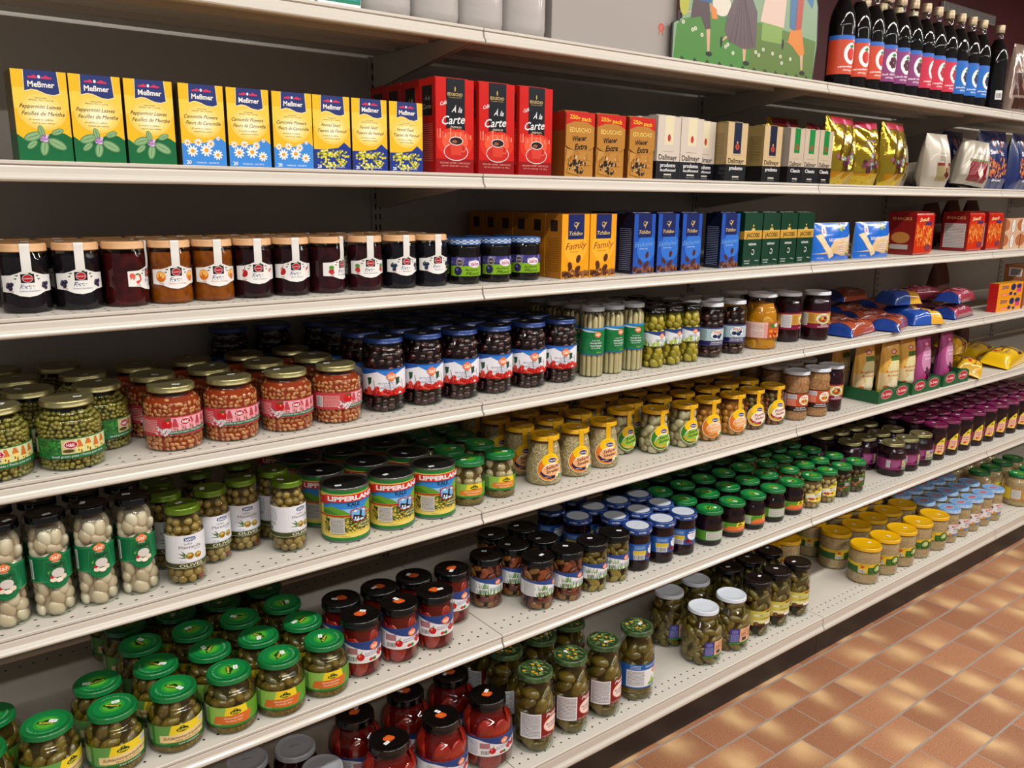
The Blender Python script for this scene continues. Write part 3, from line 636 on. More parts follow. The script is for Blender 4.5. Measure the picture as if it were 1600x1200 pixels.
def lab_rrp(w_=122):
    A = Art().R(-w_, -24, w_, 24, '#e3e3e8').P([(-w_, 24), (-w_, 20), (-40, 18), (0, 6), (24, 0), (60, 4), (w_, 10), (w_, 24)], '#24407f').bar(-36, -20, -14, -8).L(-62, -20, -42, 14, 9, '#868a92', .4).R(-38, -4, -14, 10, '#a8747a')
    for x in (-8, 36, 52): A.E(x, -10, 8, 8, '#bc1a1c', 14).E(x-2, -7, 2, 3, '#e6867a', 8).P([(x-1, -3), (x+4, 4), (x+2, -3)], '#2f6a2c')
    for x, c in ((4, '#dcdcd8'), (14, '#c8302a'), (22, '#3c7a2c'), (30, '#dcd6d0')): A.E(x, -18, 5, 4, c, 10)
    sfl(A, 22, 10, 1.15); A.T('ROASTED RED PEPPERS', 22, -2, 3.4, '#24407f', w=42, rot=.06).T('PIMENTS ROUGES GRILLES', 22, -7, 3.2, '#24407f', w=44, rot=.06); return A
def lab_blue():
    A = Art().R(-92, -23, 92, 23, '#1e4f9c').R(-50, 4, -14, 20, '#2f68b4').R(-50, -8, -14, 4, '#cfb53a').bar(-48, -21, -18, -7).E(14, 4, 21, 15, '#e6e9f0', 24).R(-8, 9, 36, 20, '#1e4f9c').T('eurofian', 14, 14, 5.6, W, w=34, b=.03).E(-6, -12, 7, 6, '#6a1220', 12).E(4, -16, 6, 5, '#8a1a28', 12).T('Beetroot', 14, 3, 3.6, '#1e4f9c', w=22, sh=.2).T('in strips', 14, -2, 3.2, '#1e4f9c', w=18, sh=.2).L(-46, 8, -18, 18, 3, '#a9c0e0', .4).E(24, -16, 6, 3, '#3c7a2c', 8); return A
def lab_cuke(v=0):
    if v == 0:
        A = Art().R(-62, -32, -10, 32, '#dcdde2').L(-58, -28, -13, 29, 15, '#5a5c60', .42).R(-10, -32, 110, 32, '#7e1a1e').E(24, -2, 29, 21, '#c8552a', 24).E(24, -2, 27, 19, '#f0dcd4', 24).E(34, -24, 7, 5, '#e09a3a', 10)
        return A.T('Petes', 22, 25, 8.5, '#f0e3e3', w=40, sh=.3, b=.02).T('Hot Dill Pickles', 24, 1, 5, '#8a1c22', w=42, b=.03).T('Cornichons', 24, -7, 5, '#8a1c22', w=32, b=.03).T('1.5 L 50 oz', 6, -28.5, 3.4, W, w=24)
    A = Art().R(-110, -34, 110, 34, '#2160ac').R(-54, -30, -2, 18, '#dfe3e8').L(-50, -26, -6, 15, 12, '#5a6470', .42).R(-2, -30, 60, 18, '#e6e9ec').L(-44, 20, -16, 32, 3, '#a9c6e8').T('PICKLED CUCUMBERS', 24, 27, 4.4, W, w=54, b=.02).E(32, 10, 12, 9, '#d8752a', 16)
    return A.T('S&F', 32, 10, 6, W, w=14, b=.03).P([(4, -26), (22, -10), (40, -24), (30, -30)], '#5f9a2c').P([(12, -22), (20, -2), (28, -20)], '#a8bf4a')
def lab_wp():
    A = Art().R(-26, -24, 70, 24, '#3a7a2c').R(-26, -18, 4, 24, '#3b3a80').R(4, -18, 70, 24, '#e0b088').L(-23, -16, 1, 8, 8, '#9aa0d8', .45).E(-11, 15, 10, 6, '#6a6ab4', 14).T('LITTLE', 30, 16, 5, '#a04a24', w=26, b=.03).T('BABY DILLS', 32, 8, 6, '#a04a24', w=46, b=.03).T('PETITS CORNICHONS', 32, 1, 4, '#a04a24', w=50, b=.03)
    return A.R(12, -14, 28, -4, '#30343a').E(46, -10, 8, 6, '#b8341e', 12).E(46, -10, 6, 4, '#e6b47c', 10)
def lab_bp():
    A = Art().R(-124, -26, 124, 22, '#c9bf5a').R(-30, -26, 60, -18, '#4a2a1c').P([(-8, 22), (30, 28), (60, 28), (60, 20)], '#d89a2a').P([(4, 20), (34, 24), (46, 21), (16, 16)], '#4a4a20')
    for y in (8, -2, -11): A.R(-30, y-3.6, 62, y+3.4, '#e2e0b8')
    return A.T('PETITS DILLS', 18, 8, 5, '#6a6a20', w=60, b=.03).T('CORNICHONS', 16, -2, 5, '#6a6a20', w=52, b=.03).T('POLSKIE', 20, -11, 4, '#b0702a', w=30).E(-22, -18, 8, 6, '#7a4a3a', 12).R(6, -22, 44, -15, W)
def lab_kraut():
    A = Art().R(-150, -18, 150, 18, '#2f5f2a').R(-150, 6, 150, 18, '#d8b52c').R(-44, -16, -12, 14, '#d8b52c').bar(-42, -15, -20, -4).E(-30, 6, 7, 4.4, '#c8402a', 12).T('SAUERKRAUT', -26, 13, 3.2, '#5a3a14', w=32)
    for i in range(40): A.E(rn.uniform(-10, 150), rn.uniform(-16, 4), 4, 2.4, ('#3f7a30', '#27541f', '#69974a')[i % 3], 7)
    return A.E(22, 0, 17, 16, '#173a1a', 22).E(22, 0, 14, 13, '#5f8a3a', 20).E(24, 2, 9, 8, '#b9c98a', 14).T('KRAUT', 22, -3, 5, '#e8e6b8', w=22, b=.02)
def lab_ging():
    A = Art().R(-40, -24, 60, 20, '#d8dade').P([(-40, -24), (-40, -6), (0, -16), (60, -10), (60, -24)], '#cf8a3a').R(-4, -24, 60, -18, '#4a86c4').P([(-6, 8), (40, 12), (40, 19), (-6, 15)], '#c43a34').T('HENGSTENBERG', 17, 13.4, 3.6, W, w=38, b=.02)
    return A.T('Mildessa', 16, 2, 5, '#44525e', w=30, b=.02).T('Sauerkraut', 16, -6, 4.4, '#44525e', w=32, b=.02).E(-22, 4, 6, 6, '#7a4a3a', 12).P([(-32, -6), (-12, -6), (-16, -22), (-30, -22)], '#e8e4dc')
def gingham(A, r, c1='#3f74b8', c2='#c3d8ee', st=5):
    A.E(0, 0, r, r, c2, 40); q = []
    k = -r
    while k < r:
        h = math.sqrt(max(0, r*r-max(abs(k), abs(k+st/2))**2)); q.append([(k, -h), (k+st/2, -h), (k+st/2, h), (k, h)]); q.append([(-h, k), (h, k), (h, k+st/2), (-h, k+st/2)]); k += st
    return A._a(q[0::2], c1)._a(q[1::2], c1)
def lab_gkraut():
    A = Art().R(-150, -26, 150, 26, '#d8c23a').P([(-60, -26), (10, -26), (-10, 26), (-60, 26)], '#b88a4a').R(-56, -18, -20, 20, '#dcdcda').L(-54, -16, -22, 18, 9, '#7a7a7a', .42)
    for i in range(30): A.E(rn.uniform(-16, 60), rn.uniform(-24, 2), 7, 2, ('#c79a5a', '#e0c48a', '#9a6a34')[i % 3], 7, rot=rn.uniform(-1, 1))
    kuhne(A, 22, 15, 1.2); return A.T('Sauerkraut', 20, 3, 5.6, '#5a2a14', w=42, sh=.2, b=.02)
def lab_sell(t1, t2, c1='#e07a1c', c2='#f0b070', tc='#1d2450', dk='#161c52', green=False):
    A = Art().E(-4, 0, 25, 26, '#efe4c0', 26, rot=-.35).E(-3.6, .2, 24, 25, c1, 26, rot=-.35).E(0, 16, 20, 14, '#f0c20a', 20).E(2, -5, 21, 15.5, W, 24, rot=.1).E(2, -6, 20.4, 14.4, c2, 24, rot=.1)
    A.P([(-22, -10), (-16, -17), (-4, -21), (8, -20), (8, -14), (-4, -15), (-14, -12), (-21, -5)], dk).E(16, -14, 6, 5, '#e8e6c8', 10).E(18, -16, 3, 4, '#4c8a3a', 8).E(4, 16, 11, 5.4, '#efe4c0', 16).E(4, 16, 10, 4.6, '#3a1f66', 16).T('Hainich', 4, 16, 3.4, W, w=15, b=.02)
    A.T(t1, 3, 3.4, 6.6, tc, w=30, sh=.28, b=.02, rot=.16).T(t2, 3, -5, 6.2, tc, w=28, sh=.28, b=.02, rot=.16).T('GERMANY', -7, -17, 2.2, W, w=13)
    return A.scale(1.24)
def lab_jam(fr, t, col='#b0342a'):
    A = Art().P([(-42, 12), (-24, 13), (-14, 16), (-6, 19.5), (6, 19.5), (14, 16), (24, 13), (42, 12), (42, -13), (24, -14), (12, -19), (0, -21), (-12, -19), (-24, -14), (-42, -13)], '#e2e0dd')
    A.R(-9.5, 1, 9.5, 15, '#121214').E(0, 8, 7.4, 6.4, '#c9cdd2', 18).E(0, 8, 6.6, 5.6, '#a8121e', 18).R(-8, 6, 8, 9.6, '#a8121e').T('SCHWARTAU', 0, 7.8, 2.2, W, w=15)
    for q in ([(-12, 14), (-18, 13), (-14, 11)], [(-15, 9), (-20, 8), (-16, 6)], [(1, 15), (4, 19), (6, 15)], [(12, 13), (17, 12), (13, 10)], [(14, 8), (19, 7), (15, 5)]): A.P(q, '#2c5a3c')
    A.T('Extra', 0, -4.6, 7, '#1f3f74', w=23, sh=.25, b=.01).T(t, 2, -11.5, 2.8, '#3c5a80' if fr != 'o' else '#c8702a', w=min(30, len(t)*2.2), sh=.2).T('340g', -25, -11.4, 2.8, col, w=8)
    def cl(c, x, y, n, r, c2):
        for i in range(n):
            a = i*2.4; A.E(x+math.cos(a)*r*1.1*(i > 0), y+math.sin(a)*r*(i > 0), r, r*.95, c, 12).E(x+math.cos(a)*r*1.1*(i > 0)-r*.3, y+math.sin(a)*r*(i > 0)+r*.3, r*.3, r*.25, c2, 6)
    for sx in (-26, 27):
        if fr == 'b': cl('#221a34', sx, -4, 5, 3.6, '#6a6088')
        elif fr == 'o': A.E(sx, 0, 8.6, 9.4, '#c8680e', 18).E(sx, 2, 7.8, 6, '#ecb254', 18).E(sx, 2, 1.4, 1.2, '#f4dc9a', 8)
        elif fr == 's': A.P([(sx-8, 5), (sx+6, 6), (sx+7, -3), (sx, -10), (sx-8, -3)], '#d0402e').E(sx-9, 3, 5, 6, '#d85a48', 12).P([(sx-6, 5), (sx, 9), (sx+6, 6)], '#3f7a34')
        elif fr == 'c': A.E(sx, -1, 7, 7, '#a81620', 16).E(sx-2, 2, 2, 1.6, '#e68a80', 8).P([(sx, 5), (sx+1, 5), (sx+3, 11), (sx+2, 11)], '#4a3a1a')
        elif fr == 'r': cl('#b41e22', sx, -5, 7, 2.8, '#ee8a80'); A.E(sx, 3, 5, 4, '#4f8a34', 8)
        elif fr == 'u': cl('#1c2440', sx, -3, 4, 4.2, '#5a6a90'); A.P([(sx-8, 2), (sx-2, 7), (sx, 2)], '#2f5a3c')
    return A
def lab_zen():
    A = Art().R(-50, -20, 50, 20, '#7fae1e').R(-50, 2, 50, 20, '#3d3a7c')
    for i in range(22): A.E(rn.uniform(-46, 46), rn.uniform(8, 17), 5, 4, ('#6a66a8', '#4a4688', '#8a86c0', '#332f6c')[i % 4], 10)
    A.E(-26, 9, 8, 8, '#c8c49a', 16).E(-26, 9, 7, 7, '#4a3c50', 16).T('FRUITS', -26, 9, 2.6, W, w=10).E(8, 6, 15, 8, '#e6dcea', 20).T('ZENTIS', 8, 5, 5.4, '#a8184a', w=22, b=.03).T('DAS', 8, 10, 2.2, '#a8184a', w=6)
    return A.E(-30, -9, 9, 9.6, '#231e50', 16).E(-32, -6, 3, 3, '#6a66a8', 8).T('Aachener', 2, -6, 6, '#1a2a14', w=34, sh=.25, b=.01).T('Pflümli', 4, -14.5, 7.4, '#1a2a14', w=34, sh=.25, b=.01).E(38, -10, 6, 6, '#d8a52a', 10)

def yl(t1, t2, **k): return lab_sell(t1, t2, **k)
JP = [(29, 0), (34, .6), (36.2, 5), (36.6, 14), (36, 24), (34.6, 40), (35, 62), (36, 78), (34, 90), (33, 95)]
JP = [(a/1000, b/1000) for a, b in catmull(JP, 3)]
JLID = mat('#d9ae80', .5, c2='#c89a6c', nscale=18)
for key, fr, t, c, c2, nm in (('jb', 'b', 'Schwarze Johannisbeere', '#0e0a10', '#1a1018', 'blackcurrant_jam_jar'), ('js', 's', 'Erdbeere', '#2f0608', '#4a0a0c', 'strawberry_jam_jar'), ('jo', 'o', 'Bittere Orange', '#7a3a06', '#8f4a0c', 'orange_marmalade_jar'),
                       ('jc', 'c', 'Sour Cherry', '#1a0508', '#2a0810', 'cherry_jam_jar'), ('jr', 'r', 'Rote Johannisbeere', '#24060c', '#380a12', 'redcurrant_jam_jar'), ('ju', 'u', 'Blueberry', '#0c0a12', '#14101c', 'blueberry_jam_jar')):
    K[key] = jar(nm, 'jam jar', 36.6, 108, 33, 80, 95, 34.6, 12.5, JLID, F_jam(c, c2), lab_jam(fr, t), 47, pf=JP, top=88, stick=False, strap=(ink('#dadad6'), 14, 64))
K['zen'] = jar('plum_spread_jar', 'jam jar', 34.5, 98, 32, 76, 88, 34.5, 14, mat('#2c5490', .4), F_jam('#0d0a0c', '#1c1014'), lab_zen(), 38, lidart=gingham(Art(), 28), top=82, stick=False, ribs=0)
# gingham sides for the cloth-pattern lids
def checkside(mb, r, z0, z1, m, n=28):
    for row in range(3):
        za = z0+(z1-z0)*row/3; zb = z0+(z1-z0)*(row+1)/3
        for k in range(row % 2, n, 2):
            a, b = 2*PI*k/n, 2*PI*(k+1)/n
            mb.add([(r*math.sin(a), -r*math.cos(a), za), (r*math.sin(b), -r*math.cos(b), za), (r*math.sin(b), -r*math.cos(b), zb), (r*math.sin(a), -r*math.cos(a), zb)], [(0, 1, 2, 3)], m)
def checklid(kind, r, H, lh, m, m2, art):
    mb = lidmesh(r, H, lh, m, art); checkside(mb, (r+.25)/1000, (H-lh+3)/1000, (H-3)/1000, m2)
    i = [p[0] for p in kind.parts].index('lid'); q = kind.parts[i]; kind.parts[i] = (q[0], mb.mesh('lid'))+q[2:]
checklid(K['zen'], 34.5, 98, 14, mat('#2c5490', .4), mat('#c6d4e6', .4), gingham(Art(), 28))

pea = [wet(c, rough=.35) for c in ('#857a2c', '#8f8232', '#776e26', '#968a3e')]
K['pea'] = jar('green_pea_jar', 'jar', 50.5, 115, 37.5, 78, 98, 40, 11, GLD, F_blob(mat('#3a3510', .5), pea, .0040, packz=.84, jit=.45), lab_pea(), 39)
bean = [wet(c, rough=.3) for c in ('#c07a48', '#ca8652', '#b46a3c', '#d2925e')]
K['bean'] = jar('baked_bean_jar', 'jar', 50, 115, 38, 84, 100, 40, 11, GLD, F_blob(wet('#8f3416'), bean, .0038, asp=1.5, packz=1., jit=.5, deep=.5, inset=.0022, binset=.0005), lab_bean(), 47)
ch = [wet(c, rough=.2) for c in ('#2a060a', '#3a0a10', '#1c0508')]
K['cherry'] = jar('sour_cherry_jar', 'jar', 45, 156, 38.5, 116, 140, 41.5, 11, BLU, F_blob(mat('#120306', .3), ch, .0092, packz=.84, deep=.35, jit=.5), lab_cherry(), 65, mtop=mat('#20242e', .3, .3))
asp = [wet(c, rough=.4) for c in ('#cdbd92', '#d4c59c', '#bfae82')]
K['asp'] = jar('asparagus_jar', 'jar', 31, 178, 28.5, 150, 163, 29.5, 11, mat('#a9b3bd', .3, 0, .3), F_rods(mat('#7c7044'), asp, .0062), lab_asp(), 92, stick=False)
pep = [wet(c, rough=.3) for c in ('#a8951a', '#b5a01e', '#958814', '#bda62a')]
K['pepper'] = jar('yellow_pepper_jar', 'jar', 30, 161, 28.5, 138, 148, 29.5, 12, BLK, F_blob(mat('#5c5208'), pep, .0105, asp=1.35, flat=.8, packz=.8), lab_pepper(), 80, stick=False)
K['polka'] = jar('plum_compote_jar', 'jar', 37, 157, 31, 122, 140, 33.5, 11, WHT, F_blob(mat('#1c0808'), [wet('#2c0e0c', rough=.2), wet('#3c140e', rough=.2)], .012, flat=.8), lab_polka(), 62, stick=False)
PP = [(a/1000, b/1000) for a, b in catmull([(42, 0), (50, 2), (52, 14), (52, 60), (52, 92), (49, 112), (42, 128), (39, 142), (39, 157)], 3)]
K['pump'] = jar('pumpkin_jar', 'jar', 52, 168, 39, 92, 142, 42.5, 11, WHT, F_blob(mat('#c27d0c', .3), [wet('#cc8712', rough=.3), wet('#d6961e', rough=.3)], .024, asp=1.3, flat=.3, sub=3, deep=.1, jit=.5), lab_pump(), 60, pf=PP, top=140, stick=False)
K['beet'] = jar('beet_salad_jar', 'jar', 44, 157, 39, 118, 138, 41.5, 11, WHT, F_jam('#1c040c', '#30081a'), lab_beet(), 68, stick=False)
gar = [wet(c, rough=.35) for c in ('#cbb99e', '#d6c7ae', '#c0ad92', '#dccfb9')]
GP = [(a*.875/1000, b/1000) for a, b in catmull([(28, 0), (36, 1), (38.5, 10), (38.5, 26), (36.5, 50), (35.5, 90), (37, 120), (37, 140), (33, 152), (30, 158), (30, 168)], 3)]
K['gar'] = jar('pickled_garlic_jar', 'jar', 34.5, 180, 27, 140, 156, 30.5, 14, BLK, F_blob(mat('#b5a48e', .5), gar, .0118, asp=1.35, flat=.7, packz=.78, jit=.4), lab_garlic(), 85, pf=GP, top=156)
ol = [wet(c, rough=.25) for c in ('#8a7030', '#9a803c', '#7c6426', '#a38a48')]
K['olive'] = jar('stuffed_olive_jar', 'jar', 34.5, 147, 28.5, 108, 130, 30.5, 12, mat('#63801a', .28, .5, .3), F_blob(mat('#4a3c14'), ol*3+[wet('#8c3a14', rough=.3)], .0082, asp=1.12, packz=.84), lab_olive(), 66)
oni = [wet(c, rough=.3) for c in ('#b8a67e', '#c2b18a', '#ac9a72')]
K['onion'] = jar('silver_onion_jar', 'jar', 39, 106, 34, 72, 90, 37.5, 11, GRN, F_blob(mat('#5c4c28', .4), oni, .0125, packz=.84, mush=mat('#5c4822', .8, c2='#8a7440', nscale=300, bump=.8)), lab_onion(), 38, lidart=kuhnelid())
SP = [(a/1000, b/1000) for a, b in catmull([(36, 0), (43, 1.5), (46.5, 12), (47, 28), (45.5, 46), (42, 66), (39.5, 84), (38, 94), (35.5, 103), (35.5, 113)], 3)]
def syj(key, nm, fill, lab): K[key] = jar(nm, 'jar', 47, 124, 35.5, 60, 100, 38, 11, YEL, fill, lab, 46, pf=SP, top=104, strap=(ink('#e0ab10'), 13, 72), a0=4, lidart=Art().E(0, 0, 22, 22, '#b78e14', 30).E(0, 0, 15, 15, '#cfa31c', 24), stick=True)
sh = [wet(c, rough=.4) for c in ('#d6c29a', '#e0cfac', '#c6b084', '#e8dabc')]
syj('streif', 'celery_strip_jar', F_shred(mat('#c2ab7c', .4, c2='#ad9568', nscale=90), sh), lab_sell('Sellerie', 'Streifen'))
syj('scheib', 'celery_slice_jar', F_shred(mat('#c2ab7c', .4, c2='#ad9568', nscale=90), sh, seed=8), lab_sell('Sellerie', 'Scheiben'))
syj('senf', 'mustard_gherkin_jar', F_blob(mat('#8a7c54', .4), [wet('#bdb088', rough=.3), wet('#cabf9a', rough=.3), wet('#b0a27a', rough=.3)], .0125, asp=1.25, flat=.7, packz=.78, jit=.5), lab_sell('Senf', 'Gurken', '#2f7a1c', '#8fb83c', '#12401c', '#c8a01c'))
syj('kurb', 'pickled_pumpkin_jar', F_blob(mat('#a0661c', .4), [wet('#c28432', rough=.3), wet('#cf9544', rough=.3)], .0105, asp=1.1, flat=.75), lab_sell('Kürbis', 'süss', '#d8701c', '#e8a064', '#d8dcc0', '#c8781c'))
syj('pusz', 'mixed_salad_jar', F_blob(mat('#4a3212', .4), [wet('#7a5420', rough=.3), wet('#6a5a20', rough=.3), wet('#8a4420', rough=.3)], .008, asp=1.3, flat=.6), lab_sell('Puszta', 'Salat', '#d8b01c', '#e8dccc', '#8a1c30', '#a81c30'))
K['psal'] = jar('vegetable_salad_jar', 'jar', 42.5, 161, 39, 124, 146, 42, 11, WHT, F_shred(mat('#a8744c', .4, c2='#bf9068', nscale=160), [wet('#c09066'), wet('#b27c50'), wet('#cca880')], n=300, wd=.0013, ln=.01), lab_psal(), 62, stick=False)
gh = [wet(c, rough=.25, c2=d, nscale=160, bump=.5) for c, d in (('#584812', '#6c591c'), ('#6c5818', '#504210'), ('#463d12', '#584c18'), ('#7c6822', '#625212'))]
for kk, nm, lb, sd in (('gh1', 'gherkin_jar', lab_gher1(), 3), ('gh2', 'gherkin_jar', lab_gher2(), 5)):
    K[kk] = jar(nm, 'jar', 46.9, 108, 37.5, 72, 92, 40, 10, GRN, F_blob(mat('#3a300c', .3), gh, .0098, asp=2., sub=3, packz=.8, seed=sd, jit=.5, mush=mat('#5c4a1c', .8, c2='#8a7438', nscale=300, bump=.8)), lb, 38, lidart=kuhnelid())
rr = [wet(c, rough=.18, c2=d, nscale=40) for c, d in (('#a01a10', '#82130c'), ('#ae2414', '#8e180e'), ('#901610', '#70100a'))]
def lidsf(): A = Art(); A.E(0, 2, 13, 9, '#c8551c', 20).E(0, 9, 6, 4, '#c8551c').E(0, -5, 6, 4, '#c8551c').T('S&F', 0, 2, 6, '#d87434', w=14, b=.02); return A
K['rrp'] = jar('roasted_pepper_jar', 'jar', 41, 127, 40, 96, 108, 41.5, 15, BLK, F_blob(mat('#640e0a', .25), rr, .019, asp=1.5, flat=.35, sub=3, packz=.7, vert=True, jit=.5, inset=.0024, deep=.22, binset=.0003), lab_rrp(), 60, lidart=lidsf())
for kk, cs, sd in (('gr1', ('#6c2a14', '#8a3c18', '#5a1c10', '#8a5a20'), 4), ('gr2', ('#6e5c18', '#846f20', '#5a4e14', '#96802e'), 6)):
    K[kk] = jar('pickled_vegetable_jar', 'jar', 40.5, 127, 39, 98, 110, 41, 15, BLK, F_blob(mat('#241406', .3), [wet(c, rough=.25) for c in cs], .0085, asp=1.8, flat=.6, seed=sd, jit=.5, sub=2), lab_grass(), 58)
def lidring():
    A = Art()
    for q in range(-3, 4): A.T('eurofian', q*34, .3, 5.4, '#c9d2e4', w=22, b=.03)
    return A
def lidblue(): return Art().E(0, 0, 31, 31, '#c3cad4', 40).R(-20, -.35, 20, .35, '#8a93a4')
K['blue'] = jar('beetroot_jar', 'jar', 37.5, 120, 36, 90, 104, 39.5, 15, BLU, F_jam('#12040a', '#200810'), lab_blue(), 56, lidart=lidblue(), stick=False, mtop=BLU, lidside=lidring())
K['cab0'] = jar('beet_slice_jar', 'jar', 40, 104, 33.5, 64, 86, 38.5, 10, GRN, F_jam('#12040a', '#1e0810'), lab_cab(0), 32, lidart=kuhnelid())
K['cab1'] = jar('beet_slice_jar', 'jar', 40, 104, 33.5, 64, 86, 38.5, 10, GRN, F_jam('#12040a', '#1e0810'), lab_cab(1), 32, lidart=kuhnelid())
K['ss0'] = jar('garlic_salad_jar', 'jar', 34, 107, 31, 80, 92, 33.5, 11, GRN, F_blob(mat('#7a6030', .4), [wet('#a08a58'), wet('#b09a68'), wet('#9a6a34')], .009, asp=1.1, flat=.7), lab_ssal(), 48, lidart=kuhnelid())
K['ss1'] = jar('mushroom_salad_jar', 'jar', 34, 107, 31, 80, 92, 33.5, 11, GRN, F_blob(mat('#241606', .4), [wet('#3c2a10'), wet('#4a3a18'), wet('#54401c')], .009, asp=1.1, flat=.7), lab_ssal(True), 48, lidart=kuhnelid())
K['gcab'] = jar('red_cabbage_jar', 'jar', 48.5, 120, 37.5, 84, 104, 39.5, 11, GLD, F_jam('#16040e', '#260a1a'), lab_gcab(), 46)
K['pcab'] = jar('red_cabbage_jar', 'jar', 42, 138, 39, 104, 122, 41, 10, PUR, F_jam('#18050c', '#280a18'), lab_pcab(), 56, lidart=Art().E(0, 0, 9, 5, '#4a5a1c', 14))
K['bigred'] = jar('roasted_pepper_jar', 'jar', 60, 160, 40, 100, 138, 43, 18, BLK, F_blob(mat('#640e0a', .25), rr, .026, asp=1.6, flat=.35, sub=3, packz=.66, vert=True, jit=.5, inset=.003, deep=.2, binset=.0003), lab_rrp(180), 62, lidart=lidsf())
def cukelid():
    A = Art().E(0, 0, 36, 36, '#26361e', 40)
    for i in range(46):
        a = rn.uniform(0, 6.28); r = 30*math.sqrt(rn.random()); A.E(r*math.cos(a), r*math.sin(a), 7.5, 2.2, ('#4b6534', '#5c7840', '#38502a', '#7d9458')[i % 4], 9, rot=rn.uniform(0, 3))
    for i in range(6):
        a = i*1.1+rn.uniform(-.3, .3); q = rn.uniform(12, 29); x, y = q*math.cos(a), q*math.sin(a)
        for j in range(5): A.E(x+2.6*math.cos(j*1.26), y+2.6*math.sin(j*1.26), 2.3, 1.5, '#d8a020', 7, rot=j*1.26)
    return A
cp = [(a/1000, b/1000) for a, b in catmull([(42, 0), (47, 1.5), (49, 10), (49, 60), (49, 110), (48, 128), (44, 148), (40, 160), (39.5, 182)], 3)]
bigc = [wet(c, rough=.22, c2=d, nscale=90, bump=.4) for c, d in (('#665312', '#78621c'), ('#504412', '#605218'), ('#745f1c', '#5a4a12'))]
CL = mat('#47603a', .35, c2='#2c4422', nscale=90)
for kk, v in (('cu0', 0), ('cu1', 1)):
    K[kk] = jar('dill_pickle_jar', 'jar', 49, 194, 39.5, 110, 160, 42.5, 13, CL, F_blob(mat('#3a2c08', .3), bigc, .0145, asp=1.9, sub=3, packz=.72, seed=4+v, jit=.5, vert=False), lab_cuke(v), 72, pf=cp, top=158, lidart=cukelid())
K['wp'] = jar('baby_dill_jar', 'jar', 58, 158, 41, 104, 138, 43.5, 11, WHT, F_blob(mat('#3c3008', .3), [wet(c, rough=.25, c2=d, nscale=120) for c, d in (('#6c581a', '#7c6824'), ('#5a4a16', '#6c5a1c'), ('#7e6a22', '#665416'))], .0115, asp=2., sub=3, packz=.74, jit=.5), lab_wp(), 50, a0=6, stick=False)
bp_ = [(a/1000, b/1000) for a, b in catmull([(36, 0), (41, 1.5), (43, 10), (42.5, 60), (42.5, 104), (43, 122), (41.5, 138), (39, 146), (38.5, 160)], 3)]
K['bp'] = jar('cucumber_pickle_jar', 'jar', 43, 173, 38.5, 110, 146, 41.5, 14, mat('#100a0c', .18, 0, .4, spec=.35), F_blob(mat('#2c240a', .3), gh, .0115, asp=2.1, sub=3, packz=.74, seed=9, jit=.5), lab_bp(), 62, pf=bp_, top=144, a0=8)
kr = F_shred(mat('#c8ab82', .45, c2='#bb9e74', nscale=120), [wet('#ccb08a'), wet('#c2a47c'), wet('#d6be9a')], n=500, wd=.0007, ln=.02)
K['kraut'] = jar('sauerkraut_jar', 'jar', 51.5, 132, 50, 98, 116, 52, 12, YEL, kr, lab_kraut(), 58)
K['ging'] = jar('sauerkraut_jar', 'jar', 39.5, 134, 37, 100, 116, 41.5, 13, mat('#7fa6cf', .4), kr, lab_ging(), 56, stick=False)
checklid(K['ging'], 41.5, 134, 13, mat('#7fa6cf', .4), mat('#d8e2ee', .4), Art().E(0, 0, 35, 35, '#6f9aca', 36).E(0, 0, 22, 12, '#c9b7bd', 22).E(0, 0, 19, 9, '#b02c34', 22).T('Mildessa', 0, 0, 5, W, w=26))
K['gk'] = jar('sauerkraut_jar', 'jar', 51, 139, 41, 104, 124, 43, 11, GRN, kr, lab_gkraut(), 54, lidart=kuhnelid())
K['bl'] = jar('roasted_pepper_jar', 'jar', 47, 122, 41, 88, 104, 43, 12, mat('#a9abb0', .35, .2), F_jam('#24080a', '#3a0c0c'), None, 50, stick=False, lidart=Art().E(0, 0, 30, 30, '#9a9ca2', 36).T('EXP 06', 0, 2, 5, '#3a3c40', w=20))
# tin of kale
def make_kale():
    k = Kind('kale_tin', 'tin can'); tin = mat('#8d8f90', .28, .9); dk = mat('#4a4c4a', .35, .9); mb = MB(); k.r = .05
    pf = [(.046, 0), (.0495, .0005), (.0508, .001), (.0508, .0035), (.0498, .005), (.0498, .113), (.0508, .1145), (.0508, .1175), (.0500, .118), (.0488, .1176), (.0484, .1145), (.0440, .1142)]
    mb.rev(pf, tin, 56); k.part('can_body', mb)
    lb = MB(); lab_kale().drape(lb, oncyl(lambda z: .0499, .059), cu=5, eps=.2); k.part('label', lb)
    t = MB(); q = [(.0484, .1142)]
    for i in range(6): q += [(.044-i*.0055, .1142), (.0425-i*.0055, .1150), (.0410-i*.0055, .1142)]
    t.rev(q+[(.0003, .1142)], dk, 56); k.part('can_end', t)
    k.part('price_sticker', _stick['s'], None, (0, -.020, .1152), None, True); return k
K['kale'] = make_kale()

for kk, t in dict(cherry=-14, asp=-22, pepper=-22, polka=-24, pump=-24, beet=-28, kale=-15, onion=-22, streif=-22, scheib=-22, senf=-20, kurb=-22, pusz=-24, psal=-30, gh1=-14, gh2=-10, rrp=-20, gr1=-24, gr2=-24, blue=-16, cab0=-30, cab1=-26, ss0=-14, ss1=-14, gcab=-16, cu0=-16, cu1=-16, kraut=-26, gk=-30, bigred=-16, jb=-2, jo=-6, jc=-8, jr=-8, ju=-8, zen=-12, pea=-2, bean=-4).items(): K[kk].turn = t
